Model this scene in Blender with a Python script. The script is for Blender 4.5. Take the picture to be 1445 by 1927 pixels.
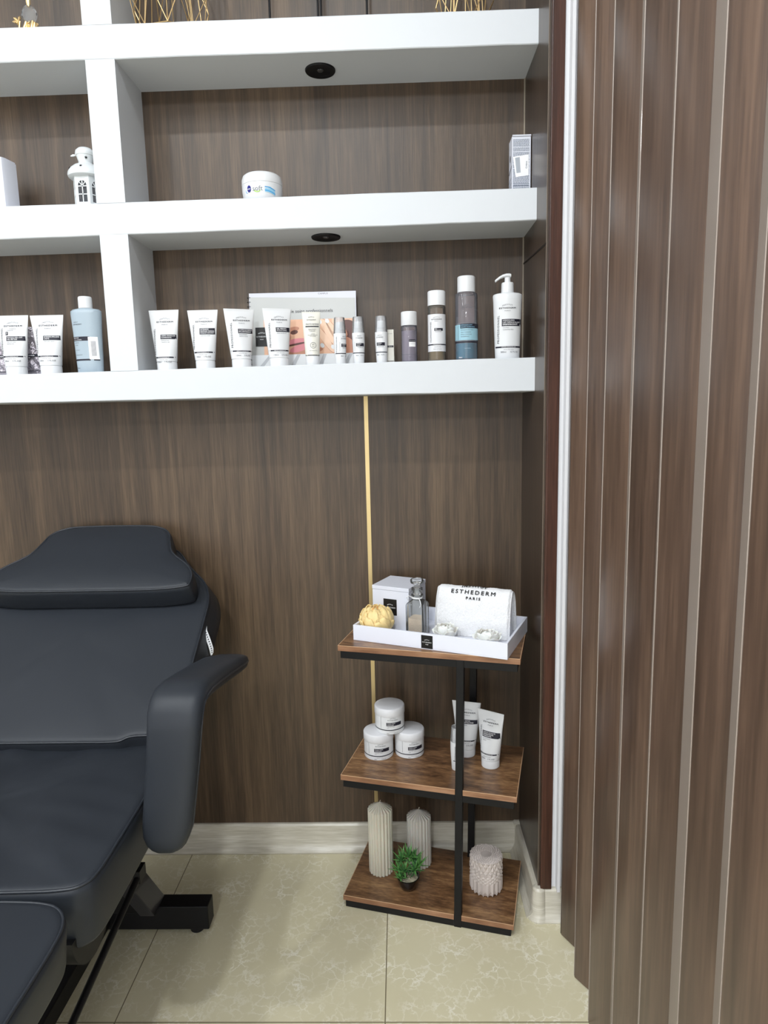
import bpy, math, random
from mathutils import Vector, Matrix
PI = math.pi
scene = bpy.context.scene
for o in list(bpy.data.objects): bpy.data.objects.remove(o)

# ------------------------------------------------------------------ camera
cam_d = bpy.data.cameras.new('camera'); cam = bpy.data.objects.new('camera', cam_d)
scene.collection.objects.link(cam)
cam_d.sensor_fit = 'HORIZONTAL'; cam_d.sensor_width = 36.0; cam_d.lens = 31.504
cam_d.clip_start = 0.02
R_ = Vector((0.99951743, 0.02120962, -0.02269492)); U_ = Vector((0.01921243, 0.15199838, 0.988194))
F_ = R_.cross(U_) * -1
mw = Matrix.Identity(4)
for i in range(3):
    mw[i][0] = R_[i]; mw[i][1] = U_[i]; mw[i][2] = R_.cross(U_)[i]
mw.translation = Vector((-0.36530634, -2.01399428, 1.42))
cam.matrix_world = mw
scene.camera = cam

# ------------------------------------------------------------------ light and exposure
world = bpy.data.worlds.new('world'); scene.world = world; world.use_nodes = True
world.node_tree.nodes['Background'].inputs[0].default_value = (0.9, 0.95, 1, 1)
world.node_tree.nodes['Background'].inputs[1].default_value = 0.3
scene.view_settings.view_transform = 'Standard'; scene.view_settings.look = 'None'
scene.view_settings.gamma = 1.0; scene.view_settings.use_curve_mapping = False
scene.view_settings.exposure = -0.12
scene.cycles.transparent_max_bounces = 48
CEIL = 3.42
Y_REAR = -5.55
def area(name, loc, size, power, col=(1, .97, .93), sy=None, rot=(0, 0, 0), shape='DISK', spread=PI):
    l = bpy.data.lights.new(name, 'AREA'); l.shape = shape; l.size = size
    if sy: l.size_y = sy
    l.energy = power; l.color = col; l.spread = spread
    o = bpy.data.objects.new(name, l); scene.collection.objects.link(o)
    o.location = loc; o.rotation_euler = rot; return o
COOL = (0.93, 0.97, 1.0)
area('ceiling_lamp_main', (-0.55, -1.88, CEIL - .03), .13, 25, COOL)
area('ceiling_lamp_second', (-1.75, -1.88, CEIL - .03), .13, 22, COOL)
area('left_wall_fill', (-2.9, -2.4, CEIL - .03), .12, 34, COOL, 3.0, shape='RECTANGLE')  # added unseen light, brightens the left wall mirrored in the door
area('track_spot_rear', (-.75, -4.3, 3.12),   .28, 34, COOL, rot=(math.radians(78), 0, 0))
area('rear_fill_light', (-1.0, Y_REAR, 1.35), 2.6, 44, (.97, .98, 1), 2.2, rot=(math.radians(90), 0, 0), shape='RECTANGLE')  # large fill added at the rear wall to lift undersides; no window modelled
area('ceiling_fill', (-1.5, -3.0, CEIL - .03), 1.6, 30, COOL, 1.6, shape='RECTANGLE')  # soft overhead fill behind the camera, added for ambient light

# ------------------------------------------------------------------ materials
def lin(c):
    return tuple(((x / 255) / 12.92 if x / 255 <= .04045 else ((x / 255 + .055) / 1.055) ** 2.4) for x in c) + (1,)
def mat(name, col, rough=.5, metal=0, spec=.5, coat=0, trans=0, ior=1.45, sheen=0, bump=None, alpha=1, sss=0, var=0):
    m = bpy.data.materials.new(name); m.use_nodes = True; nt = m.node_tree; b = nt.nodes['Principled BSDF']
    c = lin(col)
    b.inputs['Base Color'].default_value = c; b.inputs['Roughness'].default_value = rough
    b.inputs['Metallic'].default_value = metal; b.inputs['Specular IOR Level'].default_value = spec
    b.inputs['Coat Weight'].default_value = coat; b.inputs['Transmission Weight'].default_value = trans
    b.inputs['IOR'].default_value = ior; b.inputs['Sheen Weight'].default_value = sheen
    b.inputs['Alpha'].default_value = alpha; b.inputs['Subsurface Weight'].default_value = sss
    if var or bump:
        tc = nt.nodes.new('ShaderNodeTexCoord')
    if var:
        n = nt.nodes.new('ShaderNodeTexNoise'); n.inputs['Scale'].default_value = 25; n.inputs['Detail'].default_value = 4
        nt.links.new(tc.outputs['Object'], n.inputs['Vector'])
        mx = nt.nodes.new('ShaderNodeMixRGB'); mx.inputs[1].default_value = tuple(x * (1 - var) for x in c[:3]) + (1,)
        mx.inputs[2].default_value = tuple(min(1, x * (1 + var)) for x in c[:3]) + (1,)
        nt.links.new(n.outputs['Fac'], mx.inputs[0]); nt.links.new(mx.outputs[0], b.inputs['Base Color'])
    if bump:
        sc, st = bump[0], bump[1]
        n = nt.nodes.new('ShaderNodeTexNoise'); n.inputs['Scale'].default_value = sc; n.inputs['Detail'].default_value = 3
        nt.links.new(tc.outputs['Object'], n.inputs['Vector'])
        bp = nt.nodes.new('ShaderNodeBump'); bp.inputs['Strength'].default_value = st
        bp.inputs['Distance'].default_value = bump[2] if len(bump) > 2 else .002
        nt.links.new(n.outputs['Fac'], bp.inputs['Height']); nt.links.new(bp.outputs[0], b.inputs['Normal'])
    return m
def wood(name, dark, mid, light, scale=(60, 60, 2.2), rough=.4, coat=0, bands=.5, bump=.15, big=(6, 6, .35), rot=(0, 0, 0)):
    m = bpy.data.materials.new(name); m.use_nodes = True; nt = m.node_tree; b = nt.nodes['Principled BSDF']
    N = nt.nodes.new; L = nt.links.new
    tc = N('ShaderNodeTexCoord')
    def mp(s):
        q = N('ShaderNodeMapping'); q.inputs['Scale'].default_value = s; q.inputs['Rotation'].default_value = rot
        L(tc.outputs['Object'], q.inputs['Vector']); return q
    n1 = N('ShaderNodeTexNoise'); n1.inputs['Detail'].default_value = 5; n1.inputs['Roughness'].default_value = .65
    n1.inputs['Scale'].default_value = 1; L(mp(scale).outputs[0], n1.inputs['Vector'])
    n2 = N('ShaderNodeTexNoise'); n2.inputs['Detail'].default_value = 3; n2.inputs['Scale'].default_value = 1
    n2.inputs['Distortion'].default_value = .8; L(mp(big).outputs[0], n2.inputs['Vector'])
    n3 = N('ShaderNodeTexNoise'); n3.inputs['Detail'].default_value = 2; n3.inputs['Scale'].default_value = 1
    L(mp(tuple(v * 4 for v in scale)).outputs[0], n3.inputs['Vector'])
    def math_(op, a, bb):
        q = N('ShaderNodeMath'); q.operation = op
        for i, v in enumerate((a, bb)):
            if isinstance(v, (int, float)): q.inputs[i].default_value = v
            else: L(v, q.inputs[i])
        return q.outputs[0]
    s = math_('ADD', math_('MULTIPLY', n1.outputs['Fac'], .6), math_('MULTIPLY', n2.outputs['Fac'], bands))
    s = math_('ADD', s, math_('MULTIPLY', n3.outputs['Fac'], .25))
    s = math_('DIVIDE', s, .85 + bands)
    cr = N('ShaderNodeValToRGB'); e = cr.color_ramp.elements
    e[0].position = .36; e[0].color = lin(dark); e[1].position = .64; e[1].color = lin(light)
    k = e.new(.5); k.color = lin(mid)
    L(s, cr.inputs[0]); L(cr.outputs[0], b.inputs['Base Color'])
    b.inputs['Roughness'].default_value = rough; b.inputs['Coat Weight'].default_value = coat
    b.inputs['Coat Roughness'].default_value = .3
    bp = N('ShaderNodeBump'); bp.inputs['Strength'].default_value = bump; bp.inputs['Distance'].default_value = .001
    L(n3.outputs['Fac'], bp.inputs['Height']); L(bp.outputs[0], b.inputs['Normal'])
    return m

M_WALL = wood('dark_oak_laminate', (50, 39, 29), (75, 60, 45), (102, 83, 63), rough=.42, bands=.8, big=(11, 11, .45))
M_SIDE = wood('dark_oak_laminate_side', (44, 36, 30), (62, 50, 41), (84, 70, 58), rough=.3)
M_RED = wood('red_brown_trim', (44, 24, 18), (64, 38, 28), (86, 54, 42), rough=.3)
M_DOOR = wood('brown_folding_door_vinyl', (64, 49, 40), (88, 69, 57), (114, 91, 75), scale=(45, 45, 1.6), rough=.34, coat=.5,
              bands=.9, big=(9, 9, .5), bump=.05)
M_STRIP = mat('greige_glossy_vinyl_joint', (158, 146, 136), .42, coat=.1)
M_BOARD = wood('walnut_shelf_laminate', (68, 47, 31), (116, 84, 57), (160, 124, 86), scale=(14, 70, 70), big=(5, 22, 22), rough=.3,
               bands=.6, bump=.08)
M_EDGE = wood('walnut_edge_band', (112, 76, 52), (142, 102, 74), (168, 128, 98), scale=(5, 40, 40), rough=.4, bump=.03)
M_ARRIS = mat('pale_edge_highlight', (206, 168, 132), .4)  # bright highlight line along the board edges, put into the colour
M_WHITE = mat('white_shelf_paint', (211, 215, 219), .55, bump=(14, .25, .004))
M_PAINT = mat('white_wall_paint', (232, 233, 236), .6)
M_ROOM = mat('pale_room_paint', (236, 236, 240), .8)
M_BLACKM = mat('black_powder_coated_steel', (17, 17, 19), .5, bump=(400, .1, .0005), ior=1.35)
M_BLACKG = mat('black_gloss_plastic', (12, 12, 14), .18, coat=.4)
M_GOLD = mat('gold_metal', (228, 198, 146), .3, metal=1)
M_GOLDSTRIP = mat('brass_strip', (204, 182, 132), .35, metal=.6)
M_LEATHER = mat('black_faux_leather', (40, 44, 50), .44, bump=(260, .10, .0006), spec=.5, ior=1.36)
M_PIPING = mat('black_leather_piping', (40, 44, 50), .3)
M_RUBBER = mat('black_rubber', (14, 14, 14), .7)
M_WP = mat('white_plastic', (222, 224, 226), .32, spec=.5)
M_WPG = mat('white_satin_plastic', (220, 221, 224), .4)
M_CREAM = mat('warm_white_plastic', (220, 218, 208), .35)
M_INK = mat('dark_navy_ink', (28, 28, 42), .5)
M_GREY = mat('grey_ink', (96, 98, 106), .6)
M_WINK = mat('white_ink', (240, 240, 242), .5)
M_LABEL = mat('black_label', (14, 13, 14), .45)
M_TRAY = mat('white_lacquer', (226, 229, 240), .3)
M_CARD = mat('white_coated_card', (216, 219, 229), .42)
def glassy(name, tint, milk=0.0, milkc=(220, 224, 228), ior=1.45, rough=.03):
    """thin clear wall: see-through with Fresnel reflection, optionally with some milky body"""
    m = bpy.data.materials.new(name); m.use_nodes = True; nt = m.node_tree; nt.nodes.clear(); N = nt.nodes.new; L = nt.links.new
    out = N('ShaderNodeOutputMaterial'); tr = N('ShaderNodeBsdfTransparent'); tr.inputs[0].default_value = lin(tint)
    gl = N('ShaderNodeBsdfGlossy'); gl.inputs['Roughness'].default_value = rough; fr = N('ShaderNodeFresnel'); fr.inputs[0].default_value = ior
    mx = N('ShaderNodeMixShader'); L(fr.outputs[0], mx.inputs[0]); L(gl.outputs[0], mx.inputs[2])
    if milk:
        df = N('ShaderNodeBsdfDiffuse'); df.inputs[0].default_value = lin(milkc); m2 = N('ShaderNodeMixShader'); m2.inputs[0].default_value = milk
        L(tr.outputs[0], m2.inputs[1]); L(df.outputs[0], m2.inputs[2]); L(m2.outputs[0], mx.inputs[1])
    else: L(tr.outputs[0], mx.inputs[1])
    L(mx.outputs[0], out.inputs[0]); return m
M_GLASS = glassy('clear_glass', (253, 254, 254), .07, (240, 244, 246), 1.42)
M_CLEAR = glassy('thin_clear_plastic', (250, 251, 252), .22, (240, 241, 243), 1.3, .12)
M_GREYLIQ = glassy('grey_violet_liquid', (238, 238, 244), .45, (180, 182, 196), 1.1)
M_BLUELIQ = glassy('blue_liquid', (60, 190, 215), .85, (0, 138, 170), 1.2)
M_YELLIQ = glassy('pale_olive_liquid', (232, 222, 180), .35, (196, 184, 132), 1.15)
M_FROST = mat('frosted_pale_blue_plastic', (176, 192, 203), .35, trans=.15)
M_CYAN = mat('pale_cyan_label', (150, 190, 204), .4)
M_FOIL = mat('crumpled_silver_foil', (188, 182, 190), .3, metal=.85, bump=(90, .9, .01))
M_CANDLE = mat('ivory_wax', (205, 200, 184), .5, sss=.15)
M_CANDLE2 = mat('grey_ivory_wax', (196, 192, 184), .5, sss=.15)
M_PLASTER = mat('pinkish_white_plaster', (206, 196, 190), .6)
M_PEONY = mat('apricot_petal', (248, 214, 150), .6, sss=.1, var=.14)
M_PEONYC = mat('deep_apricot_petal', (236, 170, 96), .6, var=.1)
M_ROSE = mat('cream_foam_petal', (248, 247, 240), .7, sss=.2)
M_LEAF = mat('artificial_leaf_green', (98, 152, 82), .42, var=.35)
M_LEAF2 = mat('dark_leaf_green', (62, 108, 62), .42, var=.3)
M_GRAVEL = mat('pale_gravel', (176, 168, 146), .9, var=.5, bump=(220, 1, .004))
M_SAND = mat('beige_bath_salt', (236, 206, 176), .85, var=.3, bump=(420, 1, .003))
M_TOWEL = mat('white_terry_cloth', (240, 241, 243), .95, sheen=.4, bump=(420, .8, .003))
M_TWINE = mat('pale_ribbon', (226, 228, 230), .5)
M_SKIN = mat('printed_skin', (224, 178, 148), .4)
M_SKIN2 = mat('printed_skin_shadow', (186, 130, 104), .4)
M_SKIN3 = mat('printed_skin_highlight', (236, 200, 172), .4)
M_LIP = mat('printed_lip', (214, 132, 140), .4)
M_LIPD = mat('printed_dark_brown', (92, 54, 46), .4)
M_PAGE = mat('pale_grey_page', (188, 190, 188), .35)
M_PAGE2 = mat('white_page', (208, 210, 220), .35)
M_MARB = mat('printed_marble', (212, 216, 218), .35, var=.06)
M_NAVY = mat('navy_blue_ink', (24, 28, 120), .4)
M_BLUE = mat('sky_blue_ink', (70, 158, 214), .4)
M_PALEBLUE = mat('pale_blue_ink', (150, 200, 226), .4)
M_LIME = mat('lime_ink', (160, 196, 96), .4)
M_LANT = mat('white_enamel_metal', (214, 218, 219), .35)
M_PANE = glassy('dull_pane', (170, 170, 174), .3, (120, 122, 128), 1.4)
M_DARKHOLE = mat('dark_opening', (10, 10, 16), .9)
M_FABTAG = mat('white_satin_tag', (232, 234, 236), .4)
def skirting_mat():
    return wood('pale_ash_baseboard', (186, 180, 162), (204, 199, 184), (222, 218, 206), scale=(4, 4, 60), big=(2, 2, 12), rough=.3, bands=.3, bump=.03)
M_SKIRT = skirting_mat()
def floor_mat():
    m = bpy.data.materials.new('beige_marble_tile'); m.use_nodes = True; nt = m.node_tree; b = nt.nodes['Principled BSDF']
    N = nt.nodes.new; L = nt.links.new
    tc = N('ShaderNodeTexCoord')
    nz = N('ShaderNodeTexNoise'); nz.inputs['Scale'].default_value = 16; nz.inputs['Detail'].default_value = 7; nz.inputs['Roughness'].default_value = .62
    L(tc.outputs['Object'], nz.inputs['Vector'])
    mixv = N('ShaderNodeMixRGB'); mixv.blend_type = 'ADD'; mixv.inputs[0].default_value = .085
    L(tc.outputs['Object'], mixv.inputs[1]); L(nz.outputs['Color'], mixv.inputs[2])
    vo = N('ShaderNodeTexVoronoi'); vo.feature = 'DISTANCE_TO_EDGE'; vo.inputs['Scale'].default_value = 33
    L(mixv.outputs[0], vo.inputs['Vector'])
    cr = N('ShaderNodeValToRGB'); e = cr.color_ramp.elements
    e[0].position = 0; e[0].color = (1, 1, 1, 1); e[1].position = .085; e[1].color = (0, 0, 0, 1)
    L(vo.outputs['Distance'], cr.inputs[0])
    n2 = N('ShaderNodeTexNoise'); n2.inputs['Scale'].default_value = 13; n2.inputs['Detail'].default_value = 4
    L(tc.outputs['Object'], n2.inputs['Vector'])
    cr2 = N('ShaderNodeValToRGB'); cr2.color_ramp.elements[0].position = .40; cr2.color_ramp.elements[1].position = .68
    L(n2.outputs['Fac'], cr2.inputs[0])
    mul = N('ShaderNodeMath'); mul.operation = 'MULTIPLY'; L(cr.outputs[0], mul.inputs[0]); L(cr2.outputs[0], mul.inputs[1])
    n3 = N('ShaderNodeTexNoise'); n3.inputs['Scale'].default_value = 4; n3.inputs['Detail'].default_value = 6
    L(tc.outputs['Object'], n3.inputs['Vector'])
    base = N('ShaderNodeMixRGB'); base.inputs[1].default_value = lin((203, 195, 162)); base.inputs[2].default_value = lin((224, 217, 187))
    L(n3.outputs['Fac'], base.inputs[0])
    v = N('ShaderNodeMixRGB'); v.inputs[2].default_value = lin((240, 236, 220)); L(base.outputs[0], v.inputs[1]); L(mul.outputs[0], v.inputs[0])
    # grout
    sx = N('ShaderNodeSeparateXYZ'); L(tc.outputs['Object'], sx.inputs[0])
    def groove(out, off, per):
        a = N('ShaderNodeMath'); a.operation = 'SUBTRACT'; L(out, a.inputs[0]); a.inputs[1].default_value = off
        c = N('ShaderNodeMath'); c.operation = 'PINGPONG'; L(a.outputs[0], c.inputs[0]); c.inputs[1].default_value = per / 2
        d = N('ShaderNodeMath'); d.operation = 'LESS_THAN'; L(c.outputs[0], d.inputs[0]); d.inputs[1].default_value = .0013
        return d.outputs[0]
    g1 = groove(sx.outputs[0], -.424, .64); g2 = groove(sx.outputs[1], -.034, .606)
    mxx = N('ShaderNodeMath'); mxx.operation = 'MAXIMUM'; L(g1, mxx.inputs[0]); L(g2, mxx.inputs[1])
    g = N('ShaderNodeMixRGB'); g.inputs[2].default_value = lin((118, 108, 82)); L(v.outputs[0], g.inputs[1]); L(mxx.outputs[0], g.inputs[0])
    L(g.outputs[0], b.inputs['Base Color']); b.inputs['Roughness'].default_value = .3
    return m
M_FLOOR = floor_mat()

# ------------------------------------------------------------------ mesh builder
class MB:
    def __init__(s): s.v = []; s.f = []; s.mi = []
    def add(s, vs, fs, mi=0):
        o = len(s.v); s.v += [tuple(v) for v in vs]
        for f in fs: s.f.append(tuple(i + o for i in f)); s.mi.append(mi)
        return s
    def box(s, x0, x1, y0, y1, z0, z1, mi=0):
        v = [(x, y, z) for z in (z0, z1) for y in (y0, y1) for x in (x0, x1)]
        return s.add(v, [(0, 2, 3, 1), (4, 5, 7, 6), (0, 1, 5, 4), (2, 6, 7, 3), (0, 4, 6, 2), (1, 3, 7, 5)], mi)
    def hexa(s, b, t, mi=0):
        return s.add(list(b) + list(t), [(3, 2, 1, 0), (4, 5, 6, 7), (0, 1, 5, 4), (1, 2, 6, 5), (2, 3, 7, 6), (3, 0, 4, 7)], mi)
    def loft(s, rings, mi=0, cap0=True, cap1=True, closed=True):
        n = len(rings[0]); vs = [p for r in rings for p in r]; fs = []
        for k in range(len(rings) - 1):
            for i in range(n if closed else n - 1):
                j = (i + 1) % n; fs.append((k * n + i, k * n + j, (k + 1) * n + j, (k + 1) * n + i))
        if cap0: fs.append(tuple(range(n - 1, -1, -1)))
        if cap1: fs.append(tuple((len(rings) - 1) * n + i for i in range(n)))
        return s.add(vs, fs, mi)
    def lathe(s, prof, n=40, mi=0, c=(0, 0, 0), ex=1.0, ey=1.0, cap0=True, cap1=True):
        return s.loft([[(c[0] + r * ex * math.cos(2 * PI * i / n), c[1] + r * ey * math.sin(2 * PI * i / n), c[2] + z) for i in range(n)]
                       for r, z in prof], mi, cap0, cap1)
    def tube(s, pts, r, n=8, mi=0, closed=False):
        pts = [Vector(p) for p in pts]; N = len(pts); rings = []; ref = None
        for i, p in enumerate(pts):
            if closed: t = pts[(i + 1) % N] - pts[i - 1]
            else: t = pts[min(i + 1, N - 1)] - pts[max(i - 1, 0)]
            t.normalize()
            if ref is None:
                ref = Vector((0, 0, 1)) if abs(t.z) < .9 else Vector((1, 0, 0))
            a = t.cross(ref); a.normalize(); b = t.cross(a); ref = -b if False else ref
            rr = r[i] if isinstance(r, (list, tuple)) else r
            rings.append([p + (a * math.cos(2 * PI * k / n) + b * math.sin(2 * PI * k / n)) * rr for k in range(n)])
        if closed:
            rings.append(rings[0]); return s.loft(rings, mi, False, False)
        return s.loft(rings, mi)
    def prism(s, poly, z0, z1, f=lambda x, y, z: (x, y, z), mi=0):
        n = len(poly)
        vs = [f(x, y, z0) for x, y in poly] + [f(x, y, z1) for x, y in poly]
        fs = [tuple(range(n - 1, -1, -1)), tuple(range(n, 2 * n))] + [(i, (i + 1) % n, (i + 1) % n + n, i + n) for i in range(n)]
        return s.add(vs, fs, mi)
    def grid(s, f, nu, nv, mi=0, closed_u=False):
        vs = [f(i / (nu if closed_u else nu - 1), j / (nv - 1)) for j in range(nv) for i in range(nu)]; fs = []
        for j in range(nv - 1):
            for i in range(nu if closed_u else nu - 1):
                k = (i + 1) % nu; fs.append((j * nu + i, j * nu + k, (j + 1) * nu + k, (j + 1) * nu + i))
        return s.add(vs, fs, mi)
    def build(s, name, mats, parent=None, smooth=True, angle=38, bevel=0, fix=True):
        me = bpy.data.meshes.new(name); me.from_pydata(s.v, [], s.f)
        if not isinstance(mats, (list, tuple)): mats = [mats]
        for m in mats: me.materials.append(m)
        for p, i in zip(me.polygons, s.mi): p.material_index = i
        if fix:
            import bmesh
            bm = bmesh.new(); bm.from_mesh(me); bmesh.ops.recalc_face_normals(bm, faces=bm.faces); bm.to_mesh(me); bm.free()
        if smooth:
            me.shade_smooth(); me.set_sharp_from_angle(angle=math.radians(angle))
        o = bpy.data.objects.new(name, me); scene.collection.objects.link(o)
        if parent: o.parent = parent
        if bevel:
            b = o.modifiers.new('bevel', 'BEVEL'); b.width = bevel; b.segments = 2; b.limit_method = 'ANGLE'; b.angle_limit = math.radians(50); b.harden_normals = True
        return o
def thing(name, label, cat, loc=(0, 0, 0), rz=0, group=None, rot=None):
    o = bpy.data.objects.new(name, None); scene.collection.objects.link(o); o.empty_display_size = .02
    o.location = loc; o.rotation_euler = rot or (0, 0, rz); tag(o, label, cat, group); return o
def tag(o, label, cat, group=None):
    o['label'] = label; o['category'] = cat
    if group: o['group'] = group
    return o
def struct(o): o['kind'] = 'structure'; return o
def dup(root, loc, rz, label):
    c = root.copy(); scene.collection.objects.link(c); c.location = loc; c.rotation_euler = (0, 0, rz); c['label'] = label
    for ch in list(root.children):
        d = ch.copy(); scene.collection.objects.link(d); d.parent = c
        for g in list(ch.children):
            e = g.copy(); scene.collection.objects.link(e); e.parent = d
    return c

# ------------------------------------------------------------------ lettering and flat print mapped on a surface
_tc = {}
def glyphs(txt, bold=0.0, sp=1.0):
    k = (txt, bold, sp)
    if k in _tc: return _tc[k]
    cu = bpy.data.curves.new('t', 'FONT'); cu.body = txt; cu.size = 1; cu.resolution_u = 2; cu.offset = 0 if 'M' in txt else bold
    cu.space_character = sp; cu.fill_mode = 'FRONT'
    ob = bpy.data.objects.new('t', cu); me = ob.to_mesh()
    vs = [(v.co.x, v.co.y) for v in me.vertices]; fs = [tuple(p.vertices) for p in me.polygons]
    ob.to_mesh_clear(); bpy.data.objects.remove(ob); bpy.data.curves.remove(cu)
    x0 = min(v[0] for v in vs); x1 = max(v[0] for v in vs)
    _tc[k] = ([(x - x0, y) for x, y in vs], fs, x1 - x0); return _tc[k]
class Print:
    def __init__(s, f): s.f = f; s.m = MB()
    def rect(s, u0, u1, v0, v1, mi=0, n=10, e=0.0):
        s.m.grid(lambda a, b: s.f(u0 + (u1 - u0) * a, v0 + (v1 - v0) * b, e), n, 2, mi)
    def poly(s, pts, mi=0, e=0.0):
        s.m.add([s.f(u, v, e) for u, v in pts], [tuple(range(len(pts)))], mi)
    def text(s, txt, u, v, w=None, h=None, mi=0, bold=.01, sp=1.0, align='c', arc=0.0, vert=False, e=0.0003, mw=None):
        vs, fs, W = glyphs(txt, bold, sp)
        if h is None: h = w / W
        sx = (w / W) if w else h
        if mw and sx * W > mw: sx = mw / W
        tot = W * sx; off = {'c': -tot / 2, 'l': 0, 'r': -tot}[align]
        out = []
        for x, y in vs:
            a = x * sx + off; b = y * h
            if arc: b += arc * (1 - ((x * sx - tot / 2) / (tot / 2)) ** 2)
            if vert: a, b = -b, a
            out.append(s.f(u + a, v + b, e))
        s.m.add(out, fs, mi)
    def build(s, name, mats, parent): return s.m.build(name, mats, parent, smooth=False, fix=False)
INKS = [M_INK, M_WINK, M_GREY]
def logo(P, u, v, w, mi=0, mi2=2):
    P.text('INSTITUT', u, v + w * .15, w=w * .62, h=w * .105, mi=mi2, sp=1.25, arc=w * .06)
    for k in (0, .012): P.text('ESTHEDERM', u + w * k, v + w * k * .5, w=w, h=w * .125, mi=mi, bold=.006, sp=1.3)
    P.text('PARIS', u, v - w * .15, w=w * .34, h=w * .09, mi=mi2, sp=1.35)
def std_label(P, hw, h, lines, sub, volume=('150ml', '5 FL.OZ'), lv=.80, lw=1.0, box=(.62, None), band=.25, cu=0.05, prof=True, boxu=-.22):
    """hw(v) gives the half width of the printed face at height v"""
    W = hw(h * .8) * 2
    logo(P, W * cu, h * lv, W * .58 * lw)
    if prof: P.text('PROFESSIONNEL', -hw(h * .5) * .68, h * (band + .07), w=h * .42, h=W * .085, mi=0, sp=1.25, align='l', vert=True)
    top = h * box[0]; lh = h * .030; bot = top - lh * (len(lines) + .55)
    ww = hw(h * .6)
    P.rect(ww * boxu, ww * .93, bot, top, 0)
    for i, t in enumerate(lines):
        P.text(t, ww * (boxu + .07), top - lh * (i + 1.05), h=lh * 1.0, mi=1, bold=.012, align='l', e=.0006, mw=ww * (.8 - boxu))
    for i, t in enumerate(sub):
        P.text(t, ww * (boxu + .07), bot - lh * (i + 1.0), h=lh * .72, mi=2, align='l', mw=ww * .8)
    b0 = h * band; wb = hw(b0)
    P.rect(-wb * .97, wb * .97, b0, b0 + h * .023, 0, n=14)
    P.text('INSTITUTE  PROFESSIONAL USE', 0, b0 + h * .006, w=wb * 1.1, h=h * .014, mi=1, e=.0006)
    P.text('cares for you', 0, b0 - h * .032, w=wb * .8, h=h * .018, mi=2)
    if volume:
        P.text(volume[0], -wb * .6, b0 - h * .075, h=h * .034, mi=2, align='l', mw=wb * .6)
        P.text(volume[1], wb * .72, b0 - h * .075, h=h * .034, mi=2, align='r', mw=wb * .6)

# ------------------------------------------------------------------ the room
X0, X1, Y1 = -3.2, 1.3, -5.6
def wallbox(name, b, m, bevel=0):
    o = MB().box(*b).build(name, m, bevel=bevel); return struct(o)
wallbox('floor', (X0, X1, Y1, .1, -.1, 0), M_FLOOR)
wallbox('ceiling', (X0, X1, Y1, .1, CEIL, CEIL + .1), M_ROOM)
wallbox('wall_left', (X0 - .1, X0, Y1, .1, 0, CEIL), M_ROOM)
wallbox('wall_front', (X0, X1, Y1 - .1, Y1, 0, CEIL), M_ROOM)
wallbox('wall_far_right', (X1, X1 + .1, Y1, -.305, 0, CEIL), M_ROOM)
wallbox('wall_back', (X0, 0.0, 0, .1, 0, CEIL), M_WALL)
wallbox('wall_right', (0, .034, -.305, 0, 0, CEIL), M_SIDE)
wallbox('wall_right_return', (.034, X1, -.305, -.2, 0, CEIL), M_PAINT)
wallbox('trim_1', (-.4675, -.4555, -.0025, 0, .089, 1.4585), M_GOLDSTRIP)          # gold strip in the panel joint
wallbox('trim_2', (.004, .0345, -.317, -.305, .089, CEIL), M_RED, .002)            # red brown edge board
o = MB()
o.box(-.0015, .0, -.3052, -.3015, .089, CEIL); struct(o.build('trim_3', mat('corner_edge_highlight', (116, 104, 92), .4)))  # edge bead; its vertical highlight is painted as a paler tone
o = MB(); o.hexa([(-.0015, -.305, 1.8045), (0, -.305, 1.8045), (0, 0, 1.819), (-.0015, 0, 1.819)],
                 [(-.0015, -.305, 1.8085), (0, -.305, 1.8085), (0, 0, 1.8225), (-.0015, 0, 1.8225)])
struct(o.build('trim_4', mat('joint_shadow_gap', (26, 20, 17), .6)))
o = MB(); o.box(-.003, 0, -.003, 0, 1.49, 2.32); struct(o.build('trim_5', mat('caulk', (150, 140, 124), .6)))
# baseboards: section swept along a run
SEC = [(0, 0), (.034, 0), (.034, .004), (.022, .012), (.0165, .022), (.0155, .07), (.0135, .084), (.008, .089), (0, .089)]
def baseboard(name, p0, p1, nrm):
    m = MB(); m.loft([[(p[0] + nrm[0] * a, p[1] + nrm[1] * a, z) for a, z in SEC] for p in (p0, p1)]); return struct(m.build(name, M_SKIRT))
baseboard('baseboard_back', (X0, 0), (0, 0), (0, -1))
baseboard('baseboard_right', (0, 0), (0, -.318), (-1, 0))
baseboard('baseboard_front_right', (-.012, -.305), (X1, -.305), (0, -1))
m = MB(); m.lathe([(.034, 0), (.034, .004), (.025, .012), (.021, .022), (.020, .07), (.018, .086), (.012, .0915), (.004, .092)], 24, 0, (.002, -.307, 0))
struct(m.build('trim_6', M_SKIRT))
m = MB(); m.lathe([(.036, 0), (.036, .004), (.024, .012), (.018, .022), (.0175, .088), (.012, .092)], 20, 0, (-.004, -.004, 0))
struct(m.build('trim_7', M_SKIRT))

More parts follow.
